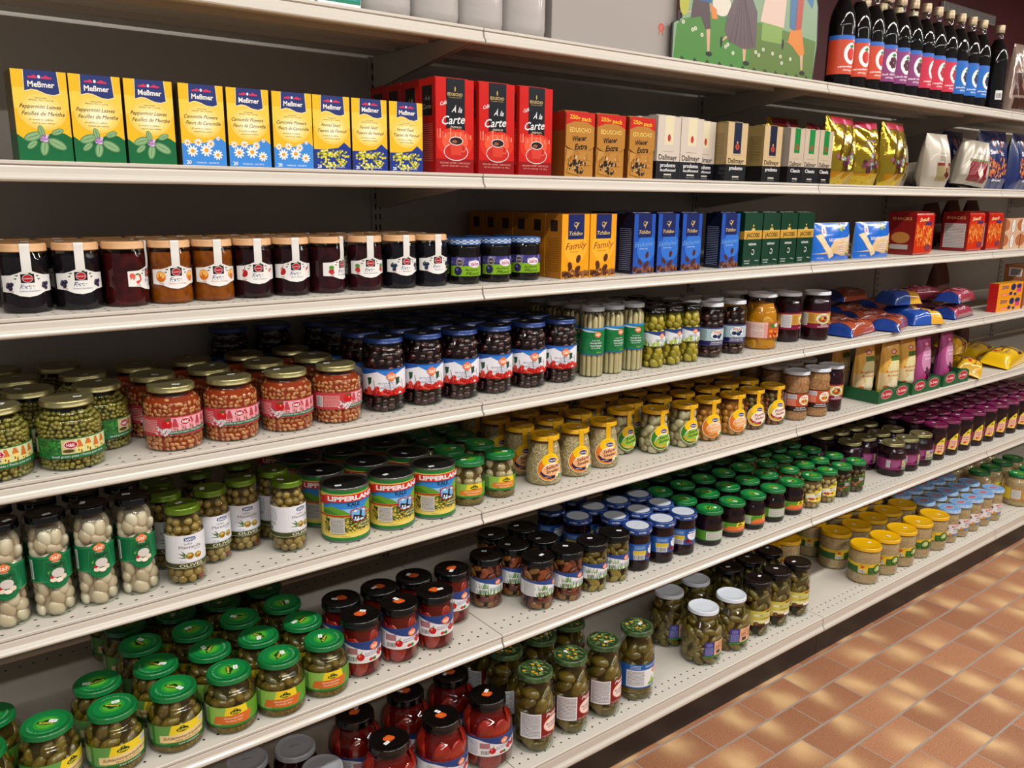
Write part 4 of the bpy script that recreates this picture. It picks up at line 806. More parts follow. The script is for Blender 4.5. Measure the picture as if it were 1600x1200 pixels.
# ------------------------------------------------------------------ boxes, packs and bags
def pack(name, cat, w_, d, h, body, front=None, side=None, top=None, bev=1.5, crease=0, seed=1, folds=False, m=None, back=None):
    """upright carton or vacuum pack, front at -Y, base at z 0 (mm)"""
    k = Kind(name, cat); mb = MB(); W_, D, H = w_/1000, d/1000, h/1000; bm_ = m or mat(body, .4)
    mb.box(-W_/2, W_/2, -D/2, D/2, 0, H, bm_, bev/1000)
    mk = (lambda c: mat(c, .22, 0, .3)) if crease else ink
    if front: front.drape(mb, onflat((0, -D/2, H/2), (1, 0, 0), (0, 0, 1), (0, -1, 0)), eps=.2, m=mk, box=(w_/2, h/2))
    if side:
        side.drape(mb, onflat((-W_/2, 0, H/2), (0, -1, 0), (0, 0, 1), (-1, 0, 0)), eps=.2, m=mk, box=(d/2, h/2))
    if top: top.drape(mb, onflat((0, 0, H), (1, 0, 0), (0, 1, 0), (0, 0, 1)), eps=.2, m=mk)
    if folds:
        mb.box(-W_*.42, W_*.42, -D*.28, D*.2, H-.0005, H+.0035, bm_, .001)
        mb.add([(-W_*.46, -D*.5, H-.0005), (W_*.46, -D*.5, H-.0005), (W_*.36, -D*.2, H+.003), (-W_*.36, -D*.2, H+.003)], [(0, 1, 2, 3)], bm_)
    k.parts = [('', mb.mesh(name), None, (0, 0, 0), None, False)]; k.r = W_/2; return k
def pouch(name, cat, w_, d, h, body, front=None, seed=1, topw=.9, crump=2.2, base=.5, m=None, clipc=None, topc=None, fold=0., mk=None):
    """soft bag with flat crimped top, mm"""
    k = Kind(name, cat); mb = MB(); rnd = random.Random(seed); NU, NV = 34, 40
    ph = [(rnd.uniform(-1, 1), rnd.uniform(-1, 1), rnd.uniform(.5, 2.6), rnd.uniform(.5, 2.6), rnd.uniform(0, 6)) for _ in range(7)]
    def crum(u, v, s_):
        a = sum(math.sin(p[0]*6*u+p[1]*7*v+p[4]+s_*2)*p[2] for p in ph[:4]); b2 = abs(math.sin(u*9*ph[4][0]+v*11*ph[4][1]+s_))-.5
        return crump*(a*.16+b2*.8)
    def P(u, v, d_, s_=-1):       # u mm from centre, v mm above base
        t = max(0, min(1, v/h)); th = (d/2)*(1-t**3)**.9*(base+(1-base)*min(1, t*5))+.8; q = min(1, abs(u)/(w_/2)); wd = 1-(1-topw)*t**2 if t < .93 else topw
        y = th*(1-q**3.2)**.5; cr = crum(u/w_*2, t, s_)*(1-q**4)*min(1, (1-t)*6+.1)
        return ((u*wd)/1000, s_*(y+cr)/1000+s_*d_+fold*t*t/1000, v/1000)
    vs = []; fs = []
    for s_ in (-1, 1):
        b = len(vs)
        for j in range(NV+1):
            for i in range(NU+1): vs.append(P(-w_/2+w_*i/NU, h*j/NV, 0, s_))
        for j in range(NV):
            for i in range(NU): q = b+j*(NU+1)+i; fs.append((q, q+1, q+NU+2, q+NU+1))
    mb.add(vs, fs, m or mat(body, .25, 0, .4), True)
    if front: front.drape(mb, lambda u, v, d_: P(u, v+h/2, d_), cu=w_/34, cv=h/40, eps=.8, dl=.15, m=mk or (lambda c: mat(c, .25, 0, .4)))
    k.parts = [('', mb.mesh(name), None, (0, 0, 0), None, False)]; k.r = w_/2000; return k
def narrow(A, s):
    A.e = [([[(x*s, y) for x, y in p] for p in q], c, l, (b[0]*s, b[1], b[2]*s, b[3]), t) for q, c, l, b, t in A.e]; return A
def tea(kind):
    bg = '#e6b41c'; A = Art().R(-37, -65.5, 37, 65.5, bg).R(-37, 10, 37, 40, '#ecc645').E(0, 8, 33, 29, '#e9c555', 24).E(0, 7, 28, 25, '#ecce6a', 24).E(0, 6, 23, 21, '#efd985', 24).E(0, 5, 18, 16, '#f2e2a4', 24).E(0, 4, 12, 11, '#f4eac2', 20)
    c = {'m': '#0c6236', 'c': '#3a84d2', 'f': '#1a3186'}[kind]
    A.P([(-37, -65), (37, -65), (37, -30), (28, -24), (14, -22), (2, -28), (-14, -36), (-24, -37), (-37, -27)] if kind == 'm' else [(-37, -65), (37, -65), (37, -26), (24, -16), (12, -26), (-14, -30), (-37, -30)], c)
    if kind == 'm':
        for x, y, r, a in ((-16, -30, 13, .35), (-2, -46, 12, 1.4), (16, -40, 14, -.5), (-4, -22, 9, 1.8), (18, -22, 9, .4), (-18, -42, 9, .7)):
            A.E(x, y, r, r*.5, '#5f8a5a', 14, rot=a).E(x, y, r*.86, r*.36, '#86ad7c', 14, rot=a).E(x, y, r*.8, .5, '#4c7548', 8, rot=a)
        for i in range(16): A.E(-2+rn.gauss(0, 3.6), -32+rn.gauss(0, 3.2), 2, 1.7, ('#b48ac6', '#8f62a8', '#d6b6de')[i % 3], 7)
    elif kind == 'c':
        for x, y, r in ((-20, -42, 9.5), (3, -40, 10.5), (22, -47, 8.5), (-28, -29, 6), (-10, -28, 7), (11, -29, 7), (24, -20, 3.6)):
            for j in range(10): A.E(x+r*.62*math.cos(j*.628), y+r*.62*math.sin(j*.628), r*.42, r*.17, '#eceae6', 7, rot=j*.628)
            A.E(x, y, r*.34, r*.32, '#e0951c', 10)
    else:
        for i in range(150):
            a = rn.uniform(0, 6.28); r = math.sqrt(rn.random()); A.E(-4+31*r*math.cos(a)+r*5, -44+17*r*math.sin(a)+4*math.cos(a*2), 2.3, 1.9, ('#d8cf3c', '#b8b02c', '#e9e27a', '#8a8f2a')[i % 4], 6)
    if kind != 'm': A.T('20', -27, -60, 6, W, w=8, b=.02).T('TEABAGS · SACHETS', 4, -60.5, 2.6, W, w=38)
    A.P([(-21, 65.5), (25, 65.5), (27, 33), (18, 30), (8, 31), (-4, 36), (-12, 37), (-22, 34)], '#f0e0a0').P([(-20, 65.5), (24, 65.5), (26, 34.4), (18, 31.6), (8, 32.6), (-4, 37.6), (-12, 38.6), (-21, 35.6)], '#23326e')
    A.R(-15, 54, -3, 56.6, '#c8305a').R(3, 54, 17, 56.6, '#c8305a').P([(-12, 56.4), (-6, 59), (-3, 56.4)], '#c8305a').P([(5, 56.4), (9, 59), (14, 56.4)], '#c8305a').E(0, 56.4, 2, 2.6, '#dfe0ea', 8).T('Meßmer', 2, 46, 8.2, '#e9e6e0', w=36, b=.025)
    t = {'m': ('Peppermint Leaves', 'Feuilles de Menthe'), 'c': ('Camomile Flowers', 'Fleurs de Camomille'), 'f': ('Fennel Seed', 'Tisanes de Fenouil')}[kind]
    A.T('MESSMER', 0, 26, 2, '#6a5420', w=16).T('HERBAL TEA | TISANE', 0, 23, 2, '#6a5420', w=33).T(t[0], -2, 14, 6, '#4a3616', w=56 if kind != 'f' else 38, sh=.4).T(t[1], 1, 4, 6, '#4a3616', w=58, sh=.4)
    return A.T('all natural no caffeine', -3, -5, 2.2, '#6a5420', w=32, sh=.2).T('naturel sans cafeine', 0, -10, 2.2, '#6a5420', w=30, sh=.2)
B = {}
for kd, nm in (('m', 'tea_box'), ('c', 'tea_box'), ('f', 'tea_box')):
    B['tea'+kd] = pack('tea_box', 'tea box', 74, 62, 131, '#5a4a24', tea(kd), Art().R(-31, -65.5, 31, 65.5, '#4e4020').R(-31, -65.5, 31, -20, {'m': '#0a4428', 'c': '#4a4224', 'f': '#443a20'}[kd]), Art().R(-37, -31, 37, 31, '#c8a032'), bev=.6)
def cup(A, x, y, s):
    return A.E(x, y-6*s, 22*s, 13*s, W, 28).E(x, y-6*s, 21*s, 12*s, '#c0261c', 28).E(x+13*s, y, 5*s, 6*s, '#e06a50', 14).E(x+13*s, y, 3.4*s, 4.4*s, '#b8241a', 14).P([(x-12*s, y+10*s), (x+12*s, y+10*s), (x+9*s, y-11*s), (x-9*s, y-11*s)], '#cf4030').E(x, y+10*s, 12.5*s, 6.4*s, W, 22).E(x, y+10*s, 11.4*s, 5.4*s, '#2c1410', 22).E(x-3*s, y+9*s, 5*s, 2.4*s, '#8a5a40', 12)
def alacarte():
    A = Art().R(-46, -92, 46, 92, '#c4160f').E(0, -32, 44, 30, '#d4301e', 24).E(0, -30, 32, 20, '#e05a3c', 24).R(-46, -92, 46, -64, '#8c0d12')
    for i in range(14): A.R(-44+i*6.2, -24, -41+i*6.2, -10+rn.uniform(-6, 8), ('#dd5a40', '#e88a6c')[i % 2])
    A.R(-22, 0, 24, 92, '#16181f').P([(-22, 0), (24, 0), (24, -8), (12, -4), (0, -6), (-12, -3), (-22, -6)], '#16181f').E(0, 72, 1.6, 5, '#c8a850', 8).T('EDUSCHO', 0, 62, 6, '#c8b070', w=36, b=.02).T('Rösttradition seit 1924', 0, 56, 2, '#c8b070', w=30)
    A.T('Café', -28, 44, 7, W, w=17, sh=.4, b=.01, rot=.3).T('À la', 4, 33, 11, W, w=26, sh=.4, b=.01).T('Carte', -4, 13, 17, W, w=56, sh=.35, b=.01, rot=.08).T('PREMIUM', 2, -1.5, 4, '#e0d8c0', w=26)
    cup(A, 2, -42, 1.35); return A.T('GROUND COFFEE · CAFE MOULU', 0, -72, 3.4, '#e0a090', w=74).T('NET WT / POIDS NET 1.1 lb / 500 g', 0, -78, 3, '#e0a090', w=66)
B['carte'] = pack('coffee_pack', 'coffee pack', 95, 62, 184, '#b0140e', alacarte(), Art().R(-31, -92, 31, 92, '#b01812').R(-18, 20, 20, 78, '#1a1414').T('À la', 2, 54, 8, '#a09080', w=20, sh=.4).T('Carte', 0, 38, 9, '#a09080', w=32, sh=.4).L(-22, -70, 22, 6, 18, '#d06a5c', .4), bev=3, crease=1, folds=True, m=mat('#b0140e', .22, 0, .5, bump=.15, nscale=30))
def wiener():
    A = Art().R(-44, -71, 44, 71, '#b07a30'); 
    for i in range(30): A.P([(rn.uniform(-44, 40), rn.uniform(-70, 40)) for _ in range(3)], ('#b5803a', '#a9742e', '#b98840')[i % 3])
    A.E(0, 20, 58, 34, '#d8a23c', 30).E(0, 18, 57, 33, '#b07a30', 30).R(-44, 36, 44, 71, '#bf1e18').P([(-44, 36), (44, 36), (44, 40), (20, 50), (-20, 50), (-44, 42)], '#b07a30')
    A.T('250g pack', 0, 58, 9, '#e6b02a', w=68, b=.03, rot=-.07).T('EDUSCHO', 0, 32, 10, '#e6c86a', w=66, b=.01).T('Wiener', -2, 14, 12, '#1c1410', w=44, sh=.3, b=.03, rot=.08).T('Extra', 2, -4, 13, '#1c1410', w=40, sh=.3, b=.03, rot=.06)
    for i in range(36): A.E(-4+rn.gauss(0, 13), -44+rn.gauss(0, 9), rn.uniform(1, 5), rn.uniform(1, 5), ('#1c1612', '#2c241c', '#c8a878')[i % 3], 8)
    return A.E(-12, -28, 4, 5, '#c8a878', 10)
B['wien'] = pack('coffee_pack', 'coffee pack', 88, 52, 142, '#8f5a20', wiener(), Art().R(-26, -71, 26, 71, '#8a2418').R(-26, -71, 26, 30, '#74431c'), bev=3, crease=1, folds=True, m=mat('#9a6624', .25, .4, .4, bump=.4, nscale=30))
def dall(v):
    bg, st, low, t2 = {'d': ('#c9beb2', '#d8cfae', '#17161a', 'prodomo'), 'p': ('#c6ae84', '#141a38', '#121216', 'prodomo'), 'c': ('#bfb09c', '#14803a', '#121216', 'Classic')}[v]
    A = Art().R(-42, -76, 42, 76, bg).R(-42, -76, 42, -32 if v != 'c' else -30, low).R(-16, 8 if v != 'p' else -4, 16, 76, st).R(-20, -9, 20, -8, '#8a7a5a')
    A.E(0, 24 if v != 'p' else 14, 5.6, 9, '#b8302a', 14)
    if v == 'p': A.E(0, 14, 8, 8, '#d85a3c', 8).E(0, 14, 4, 7, '#8c1a1c', 10).E(0, 25, 3, 3, '#d8b060', 8)
    A.T('Dallmayr', -1, -22, 13, '#1a1614', w=68, b=.015).T(t2, 0, -41, 10, W, w=56, b=.015).R(-14, -66, 14, -62.5, '#cfc6b4').T('Net wt 500 g', 0, -70, 2.8, '#a8a8a8', w=30)
    if v == 'd': A.T('decaffeinated', 0, -53, 7, W, w=58, b=.01)
    return A
for v, bc in (('d', '#b9b0a6'), ('p', '#8f7a4c'), ('c', '#a99c88')):
    B['dal'+v] = pack('coffee_pack', 'coffee pack', 84 if v != 'c' else 71, 56, 152, bc, dall(v) if v != 'c' else None, Art().R(-28, -76, 28, 76, bc).R(-28, -76, 28, -32, '#151418').L(-18, -20, 18, 50, 16, '#5a4c34', .35), bev=2.5, crease=1, folds=True, m=mat(bc, .28, .35, .3, bump=.25, nscale=30))
B['dalc'] = pack('coffee_pack', 'coffee pack', 71, 56, 152, '#a99c88', narrow(dall('c'), .84), Art().R(-28, -76, 28, 76, '#a2998c').R(-28, -76, 28, -30, '#151418'), bev=2.5, crease=1, folds=True, m=mat('#a99c88', .28, .35, .3, bump=.25, nscale=30))
def beans(A, pts, s=1.):
    for x, y, a in pts: A.E(x, y, 10*s, 7*s, '#3c1c10', 16, rot=a).E(x, y, 9*s, 5.8*s, '#5a2c18', 16, rot=a).E(x, y, 9*s, 1, '#2a120a', 10, rot=a+.1)
    return A
def tch(v):
    f = v == 'f'; bg = '#e39a12' if f else '#1c4fae'; A = Art().R(-43, -74, 43, 74, bg)
    if f: A.E(0, 0, 36, 40, '#ecaa2c', 24)
    else: A.E(8, -10, 34, 36, '#2f6fce', 24)
    for i in range(44): A.E(rn.uniform(-42, 42), -70+abs(rn.gauss(0, 7)), 5.4, 4, ('#5a2c14', '#7a4424', '#3c1c0e', '#8a5a34')[i % 4], 8, rot=rn.uniform(0, 3))
    A.R(-24, 16, 26, 74, '#101f5c').E(0, 50, 6, 6, '#c8ab62', 14).E(-1, 51, 4, 3.4, '#101f5c', 12).P([(0, 46), (8, 56), (10, 54), (3, 44), (0, 38)], '#c8ab62').T('Tchibo', 0, 30, 9, '#c8ab62', w=42, sh=.25, b=.02)
    if f: A.T('Family', 2, 2, 16, '#7a1e12', w=66, sh=.3, b=0, rot=.08).T('GROUND COFFEE', -4, -13, 2.4, '#8a5a14', w=26)
    else: A.T('Exclusive', -2, 0, 12, '#6fa0d8', w=66, sh=.35, rot=.05).T('GROUND COFFEE', -2, -12, 2.4, W, w=30)
    beans(A, ((-16, -46, 1.9), (10, -30, 1.2), (8, -54, .7)) if f else ((-14, -44, 2.2), (12, -28, 1.3), (12, -50, .9)), 1 if f else .85)
    if not f: beans(A, (), 1)
    return A
B['fam'] = pack('coffee_pack', 'coffee pack', 86, 58, 149, '#b5731a', tch('f'), Art().R(-29, -74, 29, 74, '#a86a1c').R(-12, 34, 14, 60, '#2a2018').L(-20, -60, 20, 20, 16, '#7a4a10', .35), bev=2, m=mat('#b5731a', .35, 0, .3))
B['exc'] = pack('coffee_pack', 'coffee pack', 78, 56, 148, '#0e1430', tch('e'), Art().R(-28, -74, 28, 74, '#10142a').L(-20, -66, 20, 40, 22, '#7a86a8', .4), bev=3, crease=1, folds=True, m=mat('#0f1c4a', .2, .2, .5, bump=.3, nscale=30))
B['exc'].name = 'coffee_pack'
def jac():
    A = Art().R(-41, -74, 41, 74, '#0d3a26').R(-41, 2, 41, 26, '#c99a3c').R(-41, 24.6, 41, 26, '#e6c878').T('JACOBS', 0, 13.5, 12, '#14301c', w=60, b=.02).P([(-8, 26), (8, 26), (7, 33), (4, 30), (0, 36), (-4, 30), (-7, 33)], '#d8b45a').E(0, 40, 3, 3, '#d8b45a', 8)
    return A.T('KRÖNUNG', 0, -12, 6, W, w=34, b=.02).E(4, -34, 7, 8, W, 16).E(4, -34, 5, 6, '#0d3a26', 14).P([(-8, -26), (0, -28), (-4, -46), (-6, -46)], '#1c2a20').T('GEMAHLEN', -20, -58, 3.4, W, w=26).T('500 g', 24, -58, 3.4, W, w=16).T('KAFFEE', -20, -65, 3.4, W, w=22)
B['jac'] = pack('coffee_pack', 'coffee pack', 81, 56, 148, '#0d3324', jac(), Art().R(-28, -74, 28, 74, '#0a2a1c').R(-28, 2, 28, 24, '#a8823a'), bev=3, crease=1, folds=True, m=mat('#0d3a26', .25, 0, .5, bump=.3, nscale=30))
def nea():
    A = Art().R(-106, -57, 106, 57, '#1565c8').P([(-106, -36), (-40, -30), (0, 8), (106, 16), (106, -40), (40, -44), (0, -36)], '#d9b886')
    for p in ([(-96, 20), (-70, 26), (-6, -44), (-26, -52)], [(30, -14), (104, 28), (104, 10), (50, -24)]): A.P(p, '#cdb38c'); A.P([(x*.97, y*.94) for x, y in p], '#e0cda6')
    A.E(-56, 34, 13, 19, '#e4dcd8', 20).E(-56, 34, 11.5, 17.5, '#b8504a', 20).E(-56, 34, 10, 16, '#e4dcd8', 20).T('B', -56, 34, 14, '#3a4a8c', w=9).T('NEAPOLITANER', 26, 6, 11, W, w=120, b=.01).R(10, -36, 56, -8, '#e0d6c4').L(12, -34, 54, -10, 4, '#b86a50', .4)
    for i in range(16): A.E(44+rn.gauss(0, 12), 44+rn.gauss(0, 6), 5, 4, ('#3f8a34', '#d8c89a', '#c8762c', '#6fae3c')[i % 4], 9)
    for i in range(12): A.E(84+rn.gauss(0, 8), -32+rn.gauss(0, 8), 5, 4, ('#3f8a34', '#d8b04a', '#8a4a1c')[i % 3], 9)
    return A.T('250g  8.8 oz', -70, -48, 4.4, W, w=30)
FM = lambda c: mat(c, .2, 0, .5)
B['nea'] = pouch('wafer_pack', 'wafer pack', 212, 44, 117, '#b9b4ac', nea(), 3, .97, 1.2, .8, m=mat('#b9b4ac', .25, .3, .4))
def chips(t='Snack'):
    A = Art().R(-62, -66, 62, 66, '#c83214'); 
    for i in range(120): A.P([(x, y), (x+rn.uniform(3, 5), y+1), (x+rn.uniform(-3, 6), y+rn.uniform(12, 22))] if (x := rn.uniform(-56, 52)) is not None and (y := rn.uniform(-46, 22)) is not None else [], ('#e8862c', '#f0a848', '#d86a1c', '#f4bc64')[i % 4])
    A.R(-62, 40, 62, 62, '#b8201c').T('Snack', -6, 50, 13, '#f0d8a0', w=70, sh=.3, b=.02, rot=.06).R(4, 30, 50, 40, '#3a3468'); A.E(34, -48, 20, 12, '#7a3a4a', 14)
    return A
B['chip'] = pack('snack_pack', 'snack pack', 128, 100, 146, '#b02a16', chips(), Art().R(-50, -73, 50, 73, '#7c1c1c').R(-40, -60, 40, 30, '#c9c4c4').L(-38, -58, 38, 28, 15, '#66605c', .4).T('SNACKS', 0, 52, 10, '#d8b070', w=70), bev=7, crease=1, folds=True, m=mat('#a8261a', .22, 0, .5, bump=.4, nscale=20))
B['chipb'] = pack('snack_pack', 'snack pack', 128, 100, 146, '#b02a16', chips(), Art().R(-50, -73, 50, 73, '#801c1c').E(0, -14, 34, 20, '#b87a3c', 14).R(-36, -54, 30, -38, '#b0a8a4').T('SNACKS', 0, 52, 10, '#d8b070', w=70), bev=7, crease=1, folds=True, m=mat('#a8261a', .22, 0, .5, bump=.4, nscale=20))
def bxl():
    A = Art().R(-73, -30, 73, 30, '#c8a488').E(-73, 4, 40, 24, '#a8643c').E(73, 4, 40, 24, '#a8643c').E(0, 0, 20, 27, '#1c1a18', 22).E(0, 0, 16, 26, '#e4dfd8', 22).T('2', 0, 14, 8, '#2a2624', w=6)
    return A.L(-10, -14, 10, 6, 5, '#8a8480', .4)
B['card'] = pack('cookie_carton', 'carton', 146, 90, 60, '#a9744e', bxl(), Art().R(-45, -30, 45, 30, '#9a6848').R(-26, -18, 26, 18, '#dcdcdc').R(-20, -14, 20, 14, '#7a8088'), bev=.8)
def zoo():
    return Art().R(-60, -29, 60, 29, '#e0941c').T('ZOO', -28, 12, 13, '#232a6a', w=34, b=.04).R(-46, -22, -10, -14, '#d8603a').E(12, 10, 13, 15, '#232a5a', 7).E(2, -16, 9, 9, '#232a5a', 6).R(30, -14, 52, 20, '#c8407a').E(40, 12, 13, 10, '#2a2c5a', 8).E(24, -20, 8, 7, '#2c2c54', 6).T('BAHLSEN', -28, -18, 4, W, w=28)
B['zoo'] = pack('biscuit_box', 'biscuit box', 236, 36, 58, '#c8201c', narrow(zoo(), 1.93), Art().R(-18, -29, 18, 29, '#b81a1a'), Art().R(-118, -18, 118, 18, '#b8801c'), bev=.8)
# soft bags
def gold():
    A = Art().R(-62, 78, 62, 98, '#a81a3c').E(10, 84, 15, 12, '#c84a68', 16).E(10, 84, 11, 8, '#d88aa0', 16)
    for i in range(16): A.E(rn.gauss(6, 26), -28+rn.gauss(0, 9), 8, 7, ('#4a2030', '#6a3448', '#7a9a88', '#8a4a5c')[i % 4], 10)
    return A.T('Christmas', 4, 40, 9, '#8a6a9a', w=60, sh=.3).T('Cookies', 4, 26, 9, '#8a6a9a', w=50, sh=.3).R(-14, -62, 0, -40, '#4a2030')
GO = mat('#cfb03a', .12, .9, bump=.9, nscale=26)
B['gold'] = pouch('gold_foil_bag', 'foil bag', 165, 84, 205, '#d6a818', gold(), 5, 1.02, 4.5, m=GO)
B['gold2'] = pouch('gold_foil_bag', 'foil bag', 135, 84, 198, '#d6a818', gold(), 9, .9, 5.5, m=GO)
def silv():
    A = Art().R(-40, -70, 40, -14, '#8f8458').R(-40, -18, 40, -8, '#7a1420').P([(-10, -50), (10, -62), (26, -48), (6, -36)], '#5a1414').P([(-6, -30), (8, -14), (14, -34)], '#d86a3c').T('Feingebäck', 4, 26, 7, '#a89a80', w=50, sh=.3).E(10, -12, 11, 26, '#c9b4a0', 18).E(10, -12, 9, 23, '#b5ab98', 18).E(8, -30, 5, 7, '#7a1a24', 12)
    return A.L(-30, -2, 30, 16, 4, '#9a8c78', .4)
B['silv'] = pouch('pastry_bag', 'pastry bag', 142, 90, 184, '#b9b0a2', silv(), 12, .9, 4.5, m=mat('#b3aa9c', .38, .25, .2, bump=.4, nscale=14), mk=lambda c: mat(c, .25, .2, .4))
def silr():
    return Art().R(-42, -70, 42, 4, '#7c141e').P([(-12, -30), (4, 0), (20, -40), (10, -60)], '#d8d0c4').T('Feine Auslese', 0, 34, 6, '#8a8070', w=50, sh=.3).R(-42, 4, 42, 12, '#5a6a2c')
B['silr'] = pouch('pastry_bag', 'pastry bag', 150, 100, 168, '#aaa498', silr(), 17, .84, 5, m=mat('#aaa294', .38, .25, .2, bump=.4, nscale=14))
def pret():
    A = Art().R(-76, -84, 76, 92, '#14265c')
    for i in range(80):
        x, y = rn.uniform(-68, 68), rn.uniform(-66, 6); A.E(x, y, 8, 3.4, ('#c8682c', '#d98442', '#a84e1e', '#e09a5c')[i % 4], 9, rot=rn.uniform(.8, 2.4))
    return A.E(-30, 66, 16, 15, '#b0562a', 14).E(-30, 66, 9, 8, '#14265c', 12).E(34, 62, 15, 14, '#c8743c', 14).E(34, 62, 8, 7, '#14265c', 12).T('Snack', -30, 32, 17, W, w=52, b=.03, rot=.1).T('Mix', 34, 26, 17, W, w=36, b=.03).T('Brezel', 0, -76, 9, W, w=60, b=.03).P([(0, 30), (8, 44), (16, 28)], '#d8603a')
B['pret'] = pouch('pretzel_bag', 'snack bag', 225, 80, 222, '#14265c', pret(), 21, .9, 3.5)
def loop_(t1, c1, c2, bg, dark):
    A = Art().P([(-62, 50), (70, 50), (66, 0), (70, -50), (-62, -50), (-56, 0)], bg)
    A.E(4, 4, 44, 20, '#3c1c14', 18, rot=.1).E(4, 6, 36, 13, '#5a3424', 18, rot=.1)
    for i in range(10): A.P([(x, -30), (x+8, -28), (x+14, 30), (x+8, 30)] if (x := rn.uniform(-44, 40)) is not None else [], (c1, c2)[i % 2])
    return narrow(A.T(t1, 14, 24, 13, W, w=60, b=.03).R(46, 14, 58, 24, '#d8d8dc').T('COOKIES', -10, -36, 8, W, w=50), 1.42)
def lying(name, cat, w_, d, h, front, body, seed):
    """a bag lying on its back: printed face up and towards the aisle"""
    k = Kind(name, cat); mb = MB(); rnd = random.Random(seed); NU, NV = 36, 20; ph = [rnd.uniform(0, 6) for _ in range(6)]
    def P(u, v, d_, s_=1):
        a, b = u/(w_/2), v/(d/2); e = max(0, min(1, (.9-abs(a))/.16))**.5*max(0, 1-abs(b)**4)**.5*(.92+.08*math.cos(a*3))
        cr = 1.8*math.sin(a*7+ph[0]+b*3)+1.5*abs(math.sin(a*5+ph[1]-b*6))
        z = h*e*(.86 if s_ > 0 else 0)+(cr*e if s_ > 0 else 0)+1.2
        if s_ > 0: z = max(z, 1.6)
        return (u/1000, v/1000, (z+(d_*1000 if s_ > 0 else 0))/1000)
    for s_ in (1, -1):
        vs = [P(-w_/2+w_*i/NU, -d/2+d*j/NV, 0, s_) for j in range(NV+1) for i in range(NU+1)]
        mb.add(vs, [(j*(NU+1)+i, j*(NU+1)+i+1, (j+1)*(NU+1)+i+1, (j+1)*(NU+1)+i) for j in range(NV) for i in range(NU)], mat(body, .2, 0, .5), True)
    front.drape(mb, lambda u, v, d_: P(max(-w_/2, min(w_/2, u)), max(-d/2, min(d/2, v)), d_), cu=w_/36, cv=d/20, eps=.8, dl=.2, m=FM)
    k.parts = [('', mb.mesh(name), None, (0, 0, 0), None, False)]; k.r = d/2000; return k
B['coo'] = lying('cookie_bag', 'cookie bag', 220, 100, 48, loop_('Contessa', '#b8563a', '#8a3a24', '#a04a30', '#143a8a'), '#163a86', 2)
B['coo2'] = lying('cookie_bag', 'cookie bag', 215, 96, 50, loop_('Akora', '#b8486a', '#c86a80', '#a03c50', '#12307c'), '#14347e', 3)
B['choc'] = lying('biscuit_bag', 'biscuit bag', 160, 100, 56, Art().R(-80, -50, 80, 50, '#1c4aa4').R(10, -50, 80, 50, '#d8a428').E(36, 0, 22, 24, '#3a2a24', 18).E(56, -14, 16, 16, '#8a5a34', 14).E(18, -10, 14, 14, '#c8a060', 14).T('Soft Cake', -24, 18, 12, W, w=56, b=.03), '#1c4aa4', 6)
B['yel'] = lying('wafer_bag', 'wafer bag', 300, 120, 66, Art().R(-150, -60, 150, 60, '#e0b410').R(20, -50, 78, 50, '#4a2434').P([(28, -40), (46, -44), (66, 30), (50, 40)], '#d8a054').P([(40, -44), (56, -44), (74, 20), (62, 36)], '#6a8ac0').T('Waffeletten', -36, 10, 15, '#7a1a2c', w=80, sh=.2, b=.03).E(-76, 20, 13, 9, '#b81a30', 14).T('BAHLSEN', -36, -14, 9, '#1a2a6a', w=52, b=.02), '#e0b410', 8)
B['yel2'] = lying('wafer_bag', 'wafer bag', 150, 96, 62, Art().R(-75, -48, 75, 48, '#d8a818').R(-6, -48, 44, 48, '#5a2c34').P([(0, -38), (12, -42), (34, 30), (18, 38)], '#b87a4a').E(-34, 14, 12, 8, '#b81a30', 12).T('Perpetum', -34, -8, 9, '#7a1a2c', w=44, b=.02), '#d8a818', 12)
def mix(col, v):
    if v == 'y': A = Art().R(-44, -72, 44, 92, '#d8a848').R(-44, -72, 44, -10, '#d8bc8a').E(10, 0, 34, 40, '#d8d09a', 20).P([(-30, -60), (10, -20), (34, -66)], '#e6d8b4').T('Bergkräuter', 2, -4, 9, '#b8402a', w=66, sh=.25, b=.01).T('Bonbons', 2, -18, 9, '#b8402a', w=54, sh=.25, b=.01).R(-12, 34, 34, 52, '#4a6a24').E(6, 66, 15, 9, '#b81a2c', 14).E(6, 66, 11, 6, '#e8c0b0', 14).E(-24, -62, 12, 7, '#c85a2a', 14)
    else: A = Art().R(-44, -72, 44, 92, '#a84a84').E(6, 10, 38, 50, '#c88ab0', 20).T('Holunder', 6, 30, 8, W, w=56, sh=.25).T('Beere', 6, 16, 8, W, w=40, sh=.25); [A.E(14+rn.gauss(0, 14), -40+rn.gauss(0, 14), 6, 6, ('#4a1238', '#6a1c50', '#300c28')[i % 3], 10) for i in range(26)]; A.E(-16, -54, 13, 12, '#b83a6a', 12).E(4, 70, 15, 9, '#b81a3c', 14).E(4, 70, 11, 6, '#d8a0b8', 14)
    return A
B['muy'] = pouch('sweets_pouch', 'sweets pouch', 86, 52, 196, '#c89a3a', mix('', 'y'), 31, .97, 2.6)
B['mup'] = pouch('sweets_pouch', 'sweets pouch', 92, 52, 196, '#9a3c78', mix('', 'p'), 33, .97, 2.6)
B['brown'] = pouch('brown_paper_bag', 'paper bag', 110, 80, 190, '#5a342a', None, 41, .9, 3.5, m=mat('#64392c', .6, bump=.6, nscale=20))
B['clear'] = pouch('chocolate_bag', 'cellophane bag', 130, 80, 260, '#5a3a30', Art().R(-55, -60, 55, 20, '#4a2418').R(-50, -110, 50, -70, '#3a1c14').E(0, -20, 30, 26, '#8a6a58', 14).E(-14, 60, 22, 26, '#a89088', 12), 44, .7, 7, m=mat('#9a857a', .12, .2, .6, bump=.8, nscale=20))
